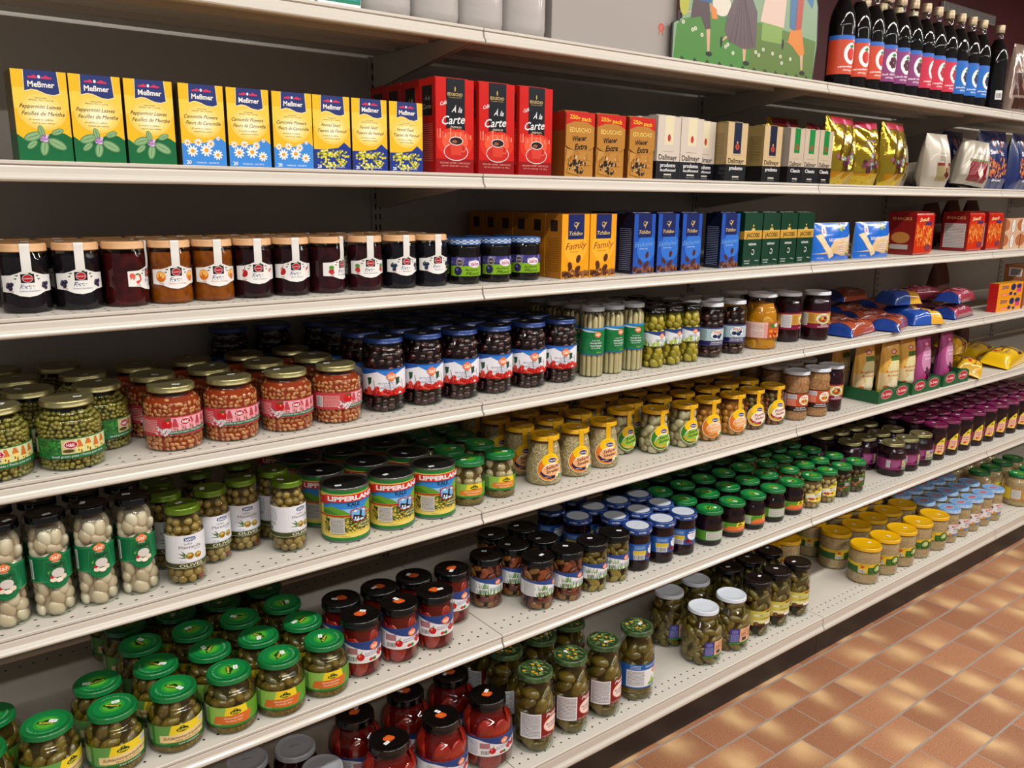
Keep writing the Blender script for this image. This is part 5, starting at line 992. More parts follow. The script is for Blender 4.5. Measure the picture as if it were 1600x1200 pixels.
def tray():
    k = Kind('display_tray', 'display tray'); g = mat('#14552e', .5); mb = MB(); W_, D = .105, .36
    mb.box(-W_, W_, 0, D, 0, .002, g); mb.box(-W_, -W_+.002, 0, D, .002, .045, g); mb.box(W_-.002, W_, 0, D, .002, .045, g); mb.box(-W_, W_, D-.002, D, .002, .045, g)
    for s_ in (-1, 1):
        c = s_*W_/2; pts = [(c-W_/2, .002), (c+W_/2, .002), (c+W_/2, .040)]+[(c+.047*math.cos(t*PI/8), .040+.016*math.sin(t*PI/8)) for t in range(9)]+[(c-W_/2, .040)]
        mb.plate(pts, -.0015, .0006, g)
    k.part('carton_tray', mb)
    lb = MB()
    for s_ in (-1, 1):
        A = Art().E(0, 0, 38, 17, '#d8b8b0', 22).E(0, 0, 36, 15.4, '#b02a3c', 22).T('Dr. Soldan', 0, 0, 9, '#e8d0d0', w=56, sh=.1, b=.03)
        A.drape(lb, onflat((s_*W_/2, -.0015, .030), (1, 0, 0), (0, 0, 1), (0, -1, 0)), eps=.3)
    k.part('tray_print', lb); return k
B['tray'] = tray()
# bottles
def bottle(key, bg, fr, lead, side_only=False):
    k = Kind('syrup_bottle', 'bottle'); k.r = .038
    pf = [(a/1000, b/1000) for a, b in catmull([(30, 0), (36, 1), (38, 6), (38, 60), (38, 150), (37.6, 176), (33, 204), (25, 226), (17, 243), (14, 256), (13.6, 272), (13.6, 284)], 3)]
    g = MB(); g.rev([(.0005, .0006)]+pf, glassmat(), 36); k.part('glass', g)
    c = MB(); core(c, pf, mat('#0c0608', .25), .246, inset=.001, n=32); k.part('syrup', c)
    cp_ = MB(); cp_.rev([(.0135, .268), (.0155, .268), (.0157, .270), (.0157, .293), (.0150, .295), (.0001, .2955)], mat('#b5a182', .35, .4), 28)
    for q in (.272, .276, .288): cp_.rev([(.0157, q), (.0162, q+.0006), (.0157, q+.0012)], mat('#8f7c60', .35, .5), 28)
    k.part('screw_cap', cp_)
    if not side_only:
        A = Art().R(-62, -54, 62, 54, bg).R(-62, 42, 62, 54, '#3168c0').E(14, 4, 26, 30, W, 24)
        for i in range(7):
            a = i*1.1; A.E(14+9*math.cos(a)*(fr != 's'), 2+10*math.sin(a)*(fr != 's'), 8 if fr != 's' else 15-i, 8 if fr != 's' else 18-i, {'s': '#c8281c', 'k': '#4a1430', 'r': '#b01c2c', 'b': '#1a2450'}[fr], 12)
        A.P([(4, 22), (14, 30), (26, 24), (14, 18)], '#2f7a3a'); sfl(A, 24, 40, .8)
        A.T(lead, 4, -32, 6, W, w=60, sh=.2, b=.02, rot=.04).T('sirop', 4, -42, 5, W, w=30, sh=.2, b=.02)
        l = MB(); A.drape(l, oncyl(lambda z: .038, .085), cu=5, eps=.4); k.part('label', l)
    return k
B['b_s'] = bottle('s', '#c8482a', 's', 'strawberry'); B['b_k'] = bottle('k', '#8a3c78', 'k', 'black cherry'); B['b_r'] = bottle('r', '#c82c48', 'r', 'raspberry'); B['b_b'] = bottle('b', '#1c6ac0', 'b', 'blueberry'); B['b_0'] = bottle('0', '', 's', '', True)
k = B['b_0']; tg = MB(); Art().R(-14, -16, 14, 16, '#dcdcde').bar(-12, -12, 12, 8).drape(tg, oncyl(lambda z: .038, .05, -.5), cu=5, eps=.4); k.part('barcode_label', tg)
# ------------------------------------------------------------------ everything on the shelves
def one(k, x, y, s, label, rot=0, group=None, tilt=(0, 0), dz=0): return place(k, x, y, SZ[s]+.0004+dz, math.radians(rot), label, group, tilt)
def line(k, xs, y, s, n, pitch, desc, group, rots=None, jit=1.5, dx=0, **kw):
    rows(k, [(x, y) for x in xs], n, pitch, SZ[s]+.0004, desc, group, rots, jit, dx, **kw)
# --- shelf 1: teas and coffees
for v, xs, d in (('m', (-.8025, -.726, -.647), 'green and yellow peppermint tea box'), ('c', (-.564, -.484, -.4035), 'blue and yellow camomile tea box'), ('f', (-.328, -.249, -.169), 'navy and yellow fennel seed tea box')):
    line(B['tea'+v], xs, .055, 1, 1, .066, d, 'tea boxes on the tea and coffee shelf', jit=.8, where='of three')
line(B['carte'], (-.056, .050, .156), .052, 1, 4, .068, 'tall red and black coffee pack', 'red coffee packs', jit=1.2)
line(B['wien'], (.285, .384, .487), .048, 1, 2, .06, 'small gold coffee pack with red top', 'gold 250 g coffee packs', rots=(0, 0, 2), jit=2)
line(B['dald'], (.585, .672), .05, 1, 3, .062, 'silver and black decaffeinated coffee pack', 'silver coffee packs', jit=1)
one(B['dald'], .765, .085, 1, 'silver and black coffee pack half hidden beside gold packs', 3, 'silver coffee packs')
line(B['dalp'], (.855, 1.012), .05, 1, 3, .062, 'gold coffee pack with navy stripe', 'gold and navy coffee packs', jit=1)
line(B['dalc'], (1.124, 1.197, 1.270), .048, 1, 2, .06, 'beige coffee pack with green stripe', 'green striped coffee packs', jit=1)
G = 'gold foil bags with red tops'
for kk, x, y, r, lb in (('gold', 1.400, .065, 4, 'gold foil bag with red top, beside green striped coffee'), ('gold2', 1.555, .075, -10, 'gold foil bag with red top, middle of front three'), ('gold', 1.715, .065, 6, 'gold foil bag with red top, rightmost, next to silver bags'), ('gold', 1.33, .22, 0, 'gold foil bag in shadow behind green striped coffee'), ('gold2', 1.50, .22, 10, 'gold foil bag behind the middle gold bag')):
    one(B[kk], x, y, 1, lb, r, G)
one(B['silv'], 1.895, .155, 1, 'silver pastry bag standing behind the front silver bag', -6, 'silver pastry bags')
one(B['silv'], 2.02, .065, 1, 'silver pastry bag with maroon band at shelf front', -4, 'silver pastry bags')
one(B['silr'], 2.33, .085, 1, 'silver pastry bag with dark red front, leaning right', -22, 'silver pastry bags', tilt=(0, .13), dz=.01)
one(B['silv'], 2.17, .13, 1, 'silver pastry bag lying flat between two standing bags', 60, 'silver pastry bags', tilt=(-1.5, 0), dz=.045)
one(B['pret'], 2.53, .10, 1, 'blue pretzel snack bag, leftmost in front', -4, 'blue pretzel bags'); one(B['pret'], 2.77, .09, 1, 'blue pretzel snack bag, second in front', 3, 'blue pretzel bags'); one(B['pret'], 3.01, .09, 1, 'blue pretzel snack bag at right picture edge', 0, 'blue pretzel bags')
one(B['pret'], 2.46, .22, 1, 'blue pretzel snack bag in back row', 5, 'blue pretzel bags')
# --- top shelf
tw = Kind('paper_towel_pack', 'paper towels'); m_ = MB(); m_.rev([(.0005, 0), (.046, 0), (.053, .006), (.055, .02), (.0553, .13), (.055, .24), (.052, .252), (.018, .25), (.018, .2), (.0005, .2)], mat('#aea9a6', .3, 0, .5, bump=.8, nscale=30), 40); tw.parts = [('', m_.mesh('paper_towel_roll'), None, (0, 0, 0), None, False)]; tw.name = 'paper_towel_roll'
for i, x in enumerate((-.192, -.081, .030, .145)): one(tw, x, .07, 0, 'plastic-wrapped white paper towel roll, '+('leftmost', 'second from left', 'third from left', 'rightmost beside the carton')[i], 0, 'paper towel rolls on top shelf')
gk = Art().R(-42, -60, 42, 60, '#147a5c').R(-42, -40, 10, -10, '#9fbf2c').R(10, -46, 40, -20, '#1c8a8a').T('60', 24, -34, 18, W, w=24, b=.03).R(-42, -60, 42, -52, '#e8e8e8').T('FILTER', -14, 10, 12, W, w=44, b=.02)
B['filt'] = pack('filter_box', 'box', 86, 60, 120, '#cfd4cc', gk, bev=.8)
one(B['filt'], -.305, .052, 0, 'green and white box printed 60, right one', 0, 'green boxes on top shelf'); one(B['filt'], -.396, .052, 0, 'green and white box printed 60, left one', 0, 'green boxes on top shelf')
B['ctn'] = pack('white_carton', 'carton', 400, 300, 330, '#958d88', Art().E(147, -92, 10, 10, '#b8403a', 12).E(147, -92, 7, 7, '#c8665c', 12).P([(140, -98), (145, -98), (142, -110), (138, -108)], '#b07058').P([(149, -98), (154, -98), (156, -108), (152, -110)], '#b07058'), bev=1)
one(B['ctn'], .415, .195, 0, 'large white carton with red rosette sticker beside paper towels')
def board():
    k = Kind('cutout_sign', 'display sign'); GN = '#437c30'
    out = [(-.30, 0), (.30, 0), (.31, .10), (.30, .20), (.27, .27), (.20, .30), (.10, .28), (0, .31), (-.10, .29), (-.22, .31), (-.28, .26), (-.27, .10), (-.30, .085)]
    mb = MB(); mb.plate(out, 0, .006, mat('#2a2a26', .6)); k.part('board', mb)
    A = Art().P([(x*1000*.985, y*1000*.985+2) for x, y in out], '#7f9a7c').P([(-292, 3), (-285, 84), (-262, 100), (-180, 118), (-60, 120), (60, 128), (180, 118), (300, 108), (296, 3)], GN).P([(0, 3), (20, 122), (100, 122), (200, 112), (300, 106), (296, 3)], '#55702c')
    for i in range(12): A.P([(-270+i*48, 3), (-262+i*48, 14), (-244+i*48, 3)], '#1f2c1a')
    A.R(50, 84, 140, 130, '#7a9a4a').P([(40, 130), (145, 126), (150, 210), (60, 214)], '#cfb5a8').P([(-170, 118), (-130, 168), (-90, 118)], '#3f7a50').E(-120, 150, 36, 28, '#cfcabc', 16)
    sk = '#c79a82'
    def leg(x, z, dx, dz, w_=8): return A.P([(x-w_, z), (x+w_, z), (x+dx+w_*.5, z+dz), (x+dx-w_*.5, z+dz)], sk)
    # dancer with braces
    leg(-168, 92, 6, -62); leg(-232, 120, -40, -8, 7); A.P([(-230, 150), (-170, 150), (-158, 88), (-178, 84), (-198, 112), (-236, 104)], '#4c3c40').P([(-236, 210), (-166, 210), (-160, 148), (-232, 148)], '#2f5a8c').P([(-232, 210), (-224, 210), (-216, 148), (-224, 148)], '#8a9a5a')
    A.P([(-166, 146), (-140, 136), (-134, 114), (-156, 112)], '#cf7a34').P([(-236, 208), (-262, 150), (-250, 140), (-226, 190)], sk).E(-200, 234, 19, 22, sk, 16).P([(-222, 240), (-176, 240), (-186, 262), (-212, 262)], '#3a2a20').E(-160, 28, 13, 6, '#15151a', 10).E(-278, 104, 5, 14, '#15151a', 10).E(-262, 140, 18, 34, '#a8a83a', 14)
    # dancer with skirt
    leg(-20, 62, 4, -38); leg(-92, 78, -20, -14, 6); A.P([(-58, 196), (-10, 196), (26, 150), (28, 62), (-20, 54), (-84, 66), (-104, 92), (-96, 130)], '#5c4c52')
    for x in (-80, -60, -40, -20, 0, 14): A.P([(x, 66), (x+2, 66), (-34+x*.15, 186), (-35+x*.15, 186)], '#43363c')
    A.E(-34, 214, 26, 24, '#cfcacc', 16).E(-76, 196, 24, 16, '#cfcacc', 14).E(14, 200, 22, 16, '#cfcacc', 14).E(-34, 252, 18, 21, sk, 16).E(-34, 264, 20, 14, '#8a6a3a', 14).E(-8, 20, 14, 6, '#15151a', 10).E(-114, 62, 5, 14, '#15151a', 10).P([(-90, 180), (-64, 206), (-58, 200), (-84, 172)], '#a8504a')
    # dancer with blue coat
    leg(236, 70, 6, -44); leg(196, 96, -44, -4, 6); A.P([(176, 124), (228, 132), (250, 70), (226, 62), (190, 84), (168, 92)], '#cc7a2c').P([(166, 220), (200, 216), (196, 124), (172, 130)], '#3a6a96').P([(200, 216), (228, 220), (226, 132), (198, 126)], '#a8443a').P([(228, 220), (270, 190), (276, 214), (238, 240)], '#3a6a96').P([(166, 218), (136, 238), (142, 250), (176, 236)], '#3a6a96').E(204, 244, 18, 21, sk, 16).E(206, 258, 20, 12, '#4a2a1c', 14).E(246, 18, 14, 6, '#15151a', 10).E(146, 84, 5, 14, '#15151a', 10)
    for x, y in ((-262, 92), (-226, 78), (-216, 82), (-190, 70), (-96, 52), (-88, 58), (-64, 40), (30, 52), (44, 46), (62, 62), (104, 56), (140, 52), (148, 36), (186, 50)):
        A.E(x, y, 6, 5, '#c9c9b4', 8).E(x, y, 2, 2, '#5a7a34', 6)
    lb = MB(); A.drape(lb, onflat((0, 0, 0), (1, 0, 0), (0, 0, 1), (0, -1, 0)), eps=.3); k.part('printed_face', lb); return k
one(board(), .885, .03, 0, 'cutout display sign painted with folk dancers on green meadow', 0)
bt = [('b_s', 1.254, -30), ('b_s', 1.400, -22), ('b_s', 1.485, -26), ('b_s', 1.565, -14), ('b_k', 1.645, -28), ('b_k', 1.722, -20), ('b_k', 1.799, -16), ('b_r', 1.877, 0), ('b_r', 1.955, -14), ('b_r', 2.035, -10), ('b_b', 2.117, -12), ('b_b', 2.199, -14), ('b_b', 2.282, -14), ('b_0', 2.420, 0)]
fn = {'b_s': ('orange strawberry', 4), 'b_k': ('purple black cherry', 3), 'b_r': ('red raspberry', 3), 'b_b': ('blue blueberry', 3)}; ct = {}
for kk, x, r in bt:
    ct[kk] = ct.get(kk, 0)+1
    if kk == 'b_0': lb = 'dark syrup bottle turned to show barcode label, rightmost'
    else: lb = 'dark syrup bottle with %s label, %s' % (fn[kk][0], ('leftmost', 'second from left', 'third from left', 'fourth from left')[ct[kk]-1])
    one(B[kk], x-.065, .045 if x > 1.3 else .088, 0, lb, r, 'syrup bottles on top shelf', dz=.0002)
for i, x in enumerate((1.33, 1.66, 1.76, 1.86, 1.96)): one(B['b_0'], x-.06, .135, 0, 'dark syrup bottle in second row, '+('behind first gap', 'second', 'third', 'fourth', 'last')[i], 90, 'syrup bottles on top shelf', dz=.0002)
one(B['clear'], 2.60, .07, 0, 'clear cellophane bag of chocolates right of the bottles', -5, 'cellophane bags'); one(B['clear'], 2.78, .10, 0, 'clear cellophane bag of chocolates at picture edge', 5, 'cellophane bags')
ws = Kind('ventilation_grille', 'vent'); m_ = MB(); m_.box(-.30, .30, 0, .02, 0, .05, mat('#b5b0ae', .5), .003); [m_.box(-.29, .29, -.004, 0, .006+i*.009, .010+i*.009, mat('#8a8684', .5)) for i in range(5)]; ws.parts = [('', m_.mesh('ventilation_grille'), None, (0, 0, 0), None, False)]
place(ws, 3.87, .878, 2.40, 0, 'pale grey slatted vent on dark red wall above bottles')
# --- shelf 2: jams, coffees
js = [('jb', -.844, 'blackcurrant'), ('jb', -.768, 'blackcurrant'), ('js', -.694, 'strawberry'), ('jo', -.620, 'orange'), ('jo', -.546, 'orange'), ('jc', -.472, 'sour cherry'), ('jc', -.398, 'sour cherry'), ('jr', -.324, 'red currant'), ('jr', -.240, 'red currant'), ('ju', -.160, 'blueberry'), ('ju', -.083, 'blueberry')]
rt_ = (0, 0, 62, 6, 4, 4, 2, 42, 0, 4, 4)
for i, (kk, x, nm) in enumerate(js):
    one(K[kk], x, .077, 2, '%s jam jar with wood-coloured lid, %s, front row' % (nm, 'third from left' if kk == 'js' else 'turned sideways' if i == 7 else 'left one' if i in (0, 3, 5, 9) else 'right one'), rt_[i], 'jam jars with pale lids')
    for r in (1, 2): one(K[kk], x, .077+.079*r, 2, '%s jam jar behind front row, %s, %s row' % (nm, ORD[i+1] if i else 'first', ('second', 'third')[r-1]), rt_[i]+_rr.uniform(-25, 25), 'jam jars with pale lids')
line(K['zen'], (.001, .086, .170), .070, 2, 2, .074, 'plum spread jar with blue checked lid', 'checked-lid jars', rots=(2, 2, -6))
line(B['fam'], (.289, .378), .058, 2, 6, .063, 'yellow coffee pack with navy panel', 'yellow coffee packs', jit=1)
line(B['exc'], (.518, .606, .698), .055, 2, 3, .061, 'blue coffee pack with beans', 'blue coffee packs', rots=(3, 2, 2), jit=1.5); one(B['exc'], .858, .055, 2, 'blue coffee pack with beans, beside green packs', 0, 'blue coffee packs')
line(B['jac'], (.955, 1.040, 1.125, 1.210), .052, 2, 2, .062, 'green coffee pack with gold band', 'green coffee packs', jit=1)
one(B['nea'], 1.374, .045, 2, 'blue wafer pack with cream wafers, left of two', 0, 'blue wafer packs'); one(B['nea'], 1.618, .045, 2, 'blue wafer pack with cream wafers, right of two', 0, 'blue wafer packs')
for kk, x, y, lb in (('chipb', 1.90, .075, 'left'), ('chip', 2.10, .17, 'set back, second'), ('chip', 2.31, .08, 'third'), ('chip', 2.47, .08, 'rightmost')): one(B[kk], x+.03, y, 2, 'red snack pack with orange sticks, '+lb, 0, 'red snack packs')
for i, (x, y, l) in enumerate(((2.655, .07, 0), (2.655, .07, 1), (2.81, .07, 0), (2.965, .07, 0), (2.82, .10, 1), (2.975, .10, 1))): one(B['card'], x, y, 2, 'brown and white carton on jam shelf, %s %s' % (('lower', 'upper')[l], ('left', 'left', 'middle', 'right', 'middle', 'right')[i]), 0, 'brown cartons', dz=.0605*l)
for i, x in enumerate((2.52, 2.70, 2.88)): one(B['brown'], x, .30, 2, 'brown paper bag standing behind cartons, '+('left', 'middle', 'right')[i], 0, 'brown bags in shadow')
# --- shelf 3
z3 = [(-.914, .062), (-.807, .058)]
for i, (x, y) in enumerate(z3): one(K['pea'], x, y, 3, 'jar of green peas, gold lid, front row, '+('cut by picture edge', 'nearest whole jar')[i], (-4, -8)[i], 'green pea jars')
for i, (x, y, r) in enumerate(((-.849, .160, 10), (-.744, .142, 40), (-.955, .162, 0), (-.855, .266, 0), (-.746, .248, 20), (-.768, .351, 0), (-.87, .37, 0), (-.766+.02, .447-.05, 0))[:7]):
    one(K['pea'], x, y, 3, 'jar of green peas, gold lid, '+('behind nearest whole jar', 'set back at right, label showing', 'behind at picture edge', 'third row, left', 'third row, right', 'last row, right', 'last row, left')[i], r, 'green pea jars')
line(K['bean'], (-.638, -.533, -.423, -.317), .067, 3, 3, .1040, 'jar of baked beans with gold lid', 'baked bean jars', rots=(-4, -12, -14, 24), jit=3, dx=-.003)
line(K['cherry'], (-.197, -.100, -.004, .092, .195, .293), .086, 3, 4, .094, 'tall cherry jar with blue lid', 'sour cherry jars', rots=(0, 2, -2, 2, -6, -8), jit=2, dx=-.004)
one(K['cherry'], -.320, .385, 3, 'tall cherry jar in shadow behind rightmost bean jar', 0, 'sour cherry jars'); one(K['cherry'], -.42, .39, 3, 'tall cherry jar deepest in shadow behind beans', 0, 'sour cherry jars')
line(K['asp'], (.396, .466, .540), .076, 3, 4, .07, 'slim jar of white asparagus', 'asparagus jars', rots=(-6, 14, -6), jit=3, skipback={(0, 1)} and ())
line(K['pepper'], (.613, .682, .755), .066, 3, 4, .068, 'jar of yellow peppers with black lid', 'yellow pepper jars', rots=(0, 0, -10), jit=3)
line(K['polka'], (.862, .965), .078, 3, 3, .082, 'jar of plums with white lid', 'plum jars', rots=(2, -14))
line(K['pump'], (1.107,), .084, 3, 2, .11, 'wide jar of golden pumpkin, white lid', 'pumpkin jars', rots=(4,))
one(K['beet'], 1.285, .115, 3, 'dark beet salad jar showing pale side label, left', 50, 'beet salad jars'); one(K['beet'], 1.393, .080, 3, 'dark beet salad jar, right, at shelf front', -4, 'beet salad jars')
one(K['beet'], 1.235, .215, 3, 'dark beet salad jar behind, near pumpkin jar', 0, 'beet salad jars'); one(K['beet'], 1.35, .215, 3, 'dark beet salad jar behind right front one', 0, 'beet salad jars')
for i, (kk, x, y, r, lv, lb) in enumerate((('coo', 1.60, .075, 8, 0, 'brown and blue cookie bag at front, leftmost'), ('coo', 1.83, .060, 20, 0, 'brown and blue cookie bag at front, second'), ('choc', 2.03, .055, -18, 0, 'blue and yellow biscuit bag, frontmost'), ('coo2', 2.33, .075, 6, 0, 'pink and blue cookie bag, bottom, beside yellow boxes'), ('coo', 1.66, .20, 10, 0, 'brown and blue cookie bag, back left'), ('coo', 1.90, .20, -6, 0, 'brown and blue cookie bag, back middle'),
        ('choc', 2.11, .17, 5, .0, 'blue and yellow biscuit bag behind frontmost one'), ('choc', 2.06, .16, -12, .06, 'blue and yellow biscuit bag, top of pile'), ('coo2', 2.35, .080, 8, .060, 'pink and blue cookie bag, second layer'), ('coo2', 2.34, .215, -8, 0, 'pink and blue cookie bag, low in second row'), ('coo2', 2.31, .210, -12, .060, 'pink and blue cookie bag, highest in second row'), ('coo', 2.00, .345, 6, 0, 'dark cookie bag deep at back, left'), ('coo', 2.28, .36, 4, 0, 'dark cookie bag deep at back, right'), ('coo', 2.00, .345, 3, .060, 'dark cookie bag stacked deep at back'))):
    one(B[kk], x, y, 3, lb, r, 'cookie bags lying in a pile', tilt=(.04, 0), dz=lv+.003)
for l in (0, 1): one(B['zoo'], 2.72, .045, 3, 'yellow biscuit box with red side, '+('bottom', 'top')[l]+' of stack', 0, 'yellow biscuit boxes', dz=.0585*l)
for i in range(5): one(B['card'], 2.925+.15*(i % 2), .07, 3, 'brown and white carton right of yellow boxes, '+('bottom left', 'bottom right', 'middle left', 'middle right', 'top left')[i], 0, 'brown cartons', dz=.0605*(i//2))
one(B['brown'], 2.70, .32, 3, 'brown paper bag behind yellow biscuit boxes', 0, 'brown bags in shadow')
# --- shelf 4
line(K['gar'], (-.927, -.858, -.789, -.720), .060, 4, 2, .078, 'tall jar of garlic with black lid', 'garlic jars', rots=(-4, 6, 4, 4), jit=2)
ol_ = [(-.640, .049, 0, 'at shelf front, left'), (-.570, .110, 16, 'behind front left one, label showing'), (-.502, .133, 0, 'third, facing out'), (-.429, .072, 22, 'at shelf front beside kale'), (-.428, .148, 30, 'behind the one beside kale'), (-.648, .135, 0, 'second row left'), (-.640, .210, 0, 'third row left'), (-.56, .225, 0, 'third row middle'), (-.47, .235, 0, 'third row right')]
for x, y, r, lb in ol_: one(K['olive'], x, y, 4, 'jar of stuffed olives, green lid, '+lb, r, 'olive jars')
line(K['kale'], (-.307, -.197, -.089), .066, 4, 4, .1042, 'tin of kale with scenic label', 'kale tins', rots=(4, 4, 4), jit=2, dx=-.004)
line(K['onion'], (.012, .103), .073, 4, 4, .088, 'jar of silver onions with green lid', 'silver onion jars', rots=(2, 2), dx=.004)
for kk, xs, ys, d in (('streif', (.250, .355), (.082, .086), 'jar of celery strips with yellow lid'), ('senf', (.672, .785), (.100, .090), 'jar of mustard gherkins with yellow lid'), ('kurb', (.890, 1.002), (.092, .088), 'jar of pickled pumpkin with yellow lid'), ('pusz', (1.104, 1.207), (.094, .092), 'jar of mixed salad with yellow lid')):
    rows(K[kk], [(xs[0], ys[0]), (xs[1], ys[1])], 4, .0965, SZ[4]+.0004, d, 'yellow-lidded jars', (0, 2), 3, -.004)
rows(K['scheib'], [(.462, .094)], 4, .0965, SZ[4]+.0004, 'jar of celery slices with yellow lid', 'yellow-lidded jars', (-2,), 3)
one(K['senf'], .585, .150, 4, 'jar of mustard gherkins set back left of others', 10, 'yellow-lidded jars'); one(K['senf'], .570, .250, 4, 'jar of mustard gherkins in shadow, farthest left', 0, 'yellow-lidded jars')
one(K['psal'], 1.312, .078, 4, 'tall salad jar with orange label, left', 2, 'salad jars'); one(K['psal'], 1.412, .066, 4, 'tall salad jar with orange label, right', -2, 'salad jars'); one(K['beet'], 1.515, .080, 4, 'tall beet salad jar next to green tray', -4, 'salad jars')
for i, (x, y) in enumerate(((1.33, .262), (1.325, .170), (1.42, .175), (1.515, .185), (1.43, .27))): one(K['psal'], x, y, 4, 'tall salad jar in shadow, %s behind front ones' % ('first', 'second', 'third', 'fourth', 'fifth')[i], 30, 'salad jars')
one(B['tray'], 1.80+.02, .010, 4, 'green display tray holding yellow sweets pouches', 0, 'green display trays'); one(B['tray'], 2.035+.02, .010, 4, 'green display tray holding yellow and purple pouches', 0, 'green display trays'); one(B['tray'], 2.27+.02, .010, 4, 'green display tray holding purple pouches', 0, 'green display trays')
for i, (kk, x, y, r, lb) in enumerate((('muy', 1.775, .11, -16, 'yellow sweets pouch, set back, leftmost'), ('muy', 1.865, .065, -14, 'yellow sweets pouch, middle'), ('muy', 2.005, .075, -10, 'yellow sweets pouch, beside purple pouches'), ('mup', 2.105, .065, -4, 'purple sweets pouch, left'), ('mup', 2.285, .065, 0, 'purple sweets pouch, right'), ('muy', 1.77, .20, -10, 'yellow sweets pouch in second row, left'), ('muy', 2.01, .19, -8, 'yellow sweets pouch in second row, right'), ('mup', 2.11, .19, 0, 'purple sweets pouch in second row'))):
    one(B[kk], x, y, 4, lb, r, 'sweets pouches in trays', dz=.003)
one(B['yel2'], 2.50, .06, 4, 'small yellow and brown wafer bag at shelf front', 24, 'yellow wafer bags', tilt=(.3, 0), dz=.015); one(B['yel2'], 2.60, .17, 4, 'small yellow and brown wafer bag, lower back', 10, 'yellow wafer bags', dz=.001); one(B['yel2'], 2.58, .18, 4, 'small yellow and brown wafer bag on top of another', 4, 'yellow wafer bags', tilt=(.35, 0), dz=.085)
one(B['yel'], 2.885, .085, 4, 'long yellow wafer bag near shelf front', 8, 'yellow wafer bags', tilt=(.14, 0), dz=.010); one(B['yel'], 2.93, .230, 4, 'long yellow wafer bag behind another', 5, 'yellow wafer bags', tilt=(.08, 0), dz=.006)
for i, x in enumerate((2.60, 2.75, 2.90, 3.05)): one(B['brown'], x, .36, 4, 'brown paper bag at back behind yellow bags, '+('first', 'second', 'third', 'fourth')[i]+' from left', 0, 'brown bags in shadow')
# --- shelf 5
gp = [(-.900, -.006, 'gh2', 40), (-.801, -.020, 'gh2', 8), (-.700, -.022, 'gh2', 4), (-.601, -.028, 'gh1', -4), (-.506, -.034, 'gh1', -6), (-.409, -.028, 'gh1', -2)]
for i, (x, y, kk, r) in enumerate(gp):
    for q in range(6 if i > 1 else (1 if i == 0 else 2)):
        xx = x-.004*q; yy = y+.0955*q
        if yy > .41: continue
        if i == 0: lb = 'gherkin jar with green lid in front row, leftmost'
        lb = 'gherkin jar with green lid, %s, %s' % (('leftmost' if i == 0 else 'rightmost' if i == 5 else ORD[i]+' from left'), ROWW[q])
        one(K[kk], xx, yy, 5, lb, r+(0 if q == 0 else _rr.uniform(-20, 20)), 'gherkin jars')
one(K['gh1'], -.975, .075, 5, 'gherkin jar with green lid cut by left picture edge', 0, 'gherkin jars'); one(K['gh1'], -1.0, -.02, 5, 'gherkin jar with green lid in bottom left corner', 0, 'gherkin jars')
rows(K['rrp'], [(-.320, -.014), (-.228, -.014), (-.138, -.014)], 2, .0870, SZ[5]+.0004, 'jar of roasted red peppers, black lid', 'roasted pepper jars', (4, 0, -6), 2)
one(K['rrp'], -.046, .056, 5, 'jar of roasted red peppers beside pickled vegetables', 2, 'roasted pepper jars')
for i, (x, y, kk, r) in enumerate(((.065, .072, 'gr1', 2), (.160, -.010, 'gr1', 26), (.248, -.018, 'gr1', 4), (.332, -.018, 'gr2', 6), (.416, -.012, 'gr2', 2), (.155, .080, 'gr1', 10), (.243, .070, 'gr1', 0), (.243, .155, 'gr1', 0), (.155, .168, 'gr1', 0))):
    one(K[kk], x, y, 5, 'jar of pickled vegetables with grass label, '+('next to red peppers', 'nearest the edge, back label showing', 'second of the front four', 'third of the front four', 'beside blue-lidded jars', 'second row left', 'second row right', 'third row right', 'third row left')[i], r, 'pickled vegetable jars')
rows(K['blue'], [(.510, -.004), (.600, -.008), (.688, -.008)], 4, .086, SZ[5]+.0004, 'beetroot jar with pale blue lid', 'blue-lidded jars', (30, 26, 0), 4, 0, skipback={(1, 3), (2, 3)})
for i in range(2): one(K['blue'], .425-.02*i, .09+.09*i+.05, 5, 'beetroot jar in shadow at left end, '+('nearer', 'farther')[i], 0, 'blue-lidded jars')
cx_ = (.802, .905, 1.004, 1.104, 1.202)
for i, x in enumerate(cx_):
    for q in range(5):
        lb = 'beet jar with green lid, %s, %s' % ('leftmost' if i == 0 else 'rightmost' if i == 4 else ORD[i]+' from left', ROWW[q])
        kk = 'cab0' if (i, q) in ((0, 0), (3, 0)) else 'cab1'
        one(K[kk], x-.004*q, -.010+.0925*q, 5, lb, (0, -4, 22, -6, 2)[i] if q == 0 else _rr.uniform(-30, 30), 'beet jars with green lids')
for i, x in enumerate((1.300, 1.387, 1.474, 1.561)):
    for q in range(5):
        lb = '%s salad jar with green lid, %s column, %s' % ('garlic' if i < 2 else 'mushroom', ('left', 'right')[i % 2], ROWW[q])
        one(K['ss0' if i < 2 else 'ss1'], x-.003*q, -.018+.083*q, 5, lb, -16, 'salad jars with green lids')
for i, x in enumerate((1.846, 1.946, 2.048)):
    for q in range(4):
        one(K['gcab'], x-(.008 if q == 0 else .026)-.01*(q > 1), .000+.1*q, 5, 'red cabbage jar with gold lid, %s, %s' % (('left', 'middle', 'right')[i], ROWW[q]), (-4, 8, -22)[i] if q == 0 else 0, 'gold-lidded cabbage jars')
one(K['gcab'], 1.72, .10, 5, 'red cabbage jar with gold lid, set back at left end', 8, 'gold-lidded cabbage jars'); one(K['gcab'], 1.71, .205, 5, 'red cabbage jar with gold lid in shadow, left end', 0, 'gold-lidded cabbage jars')
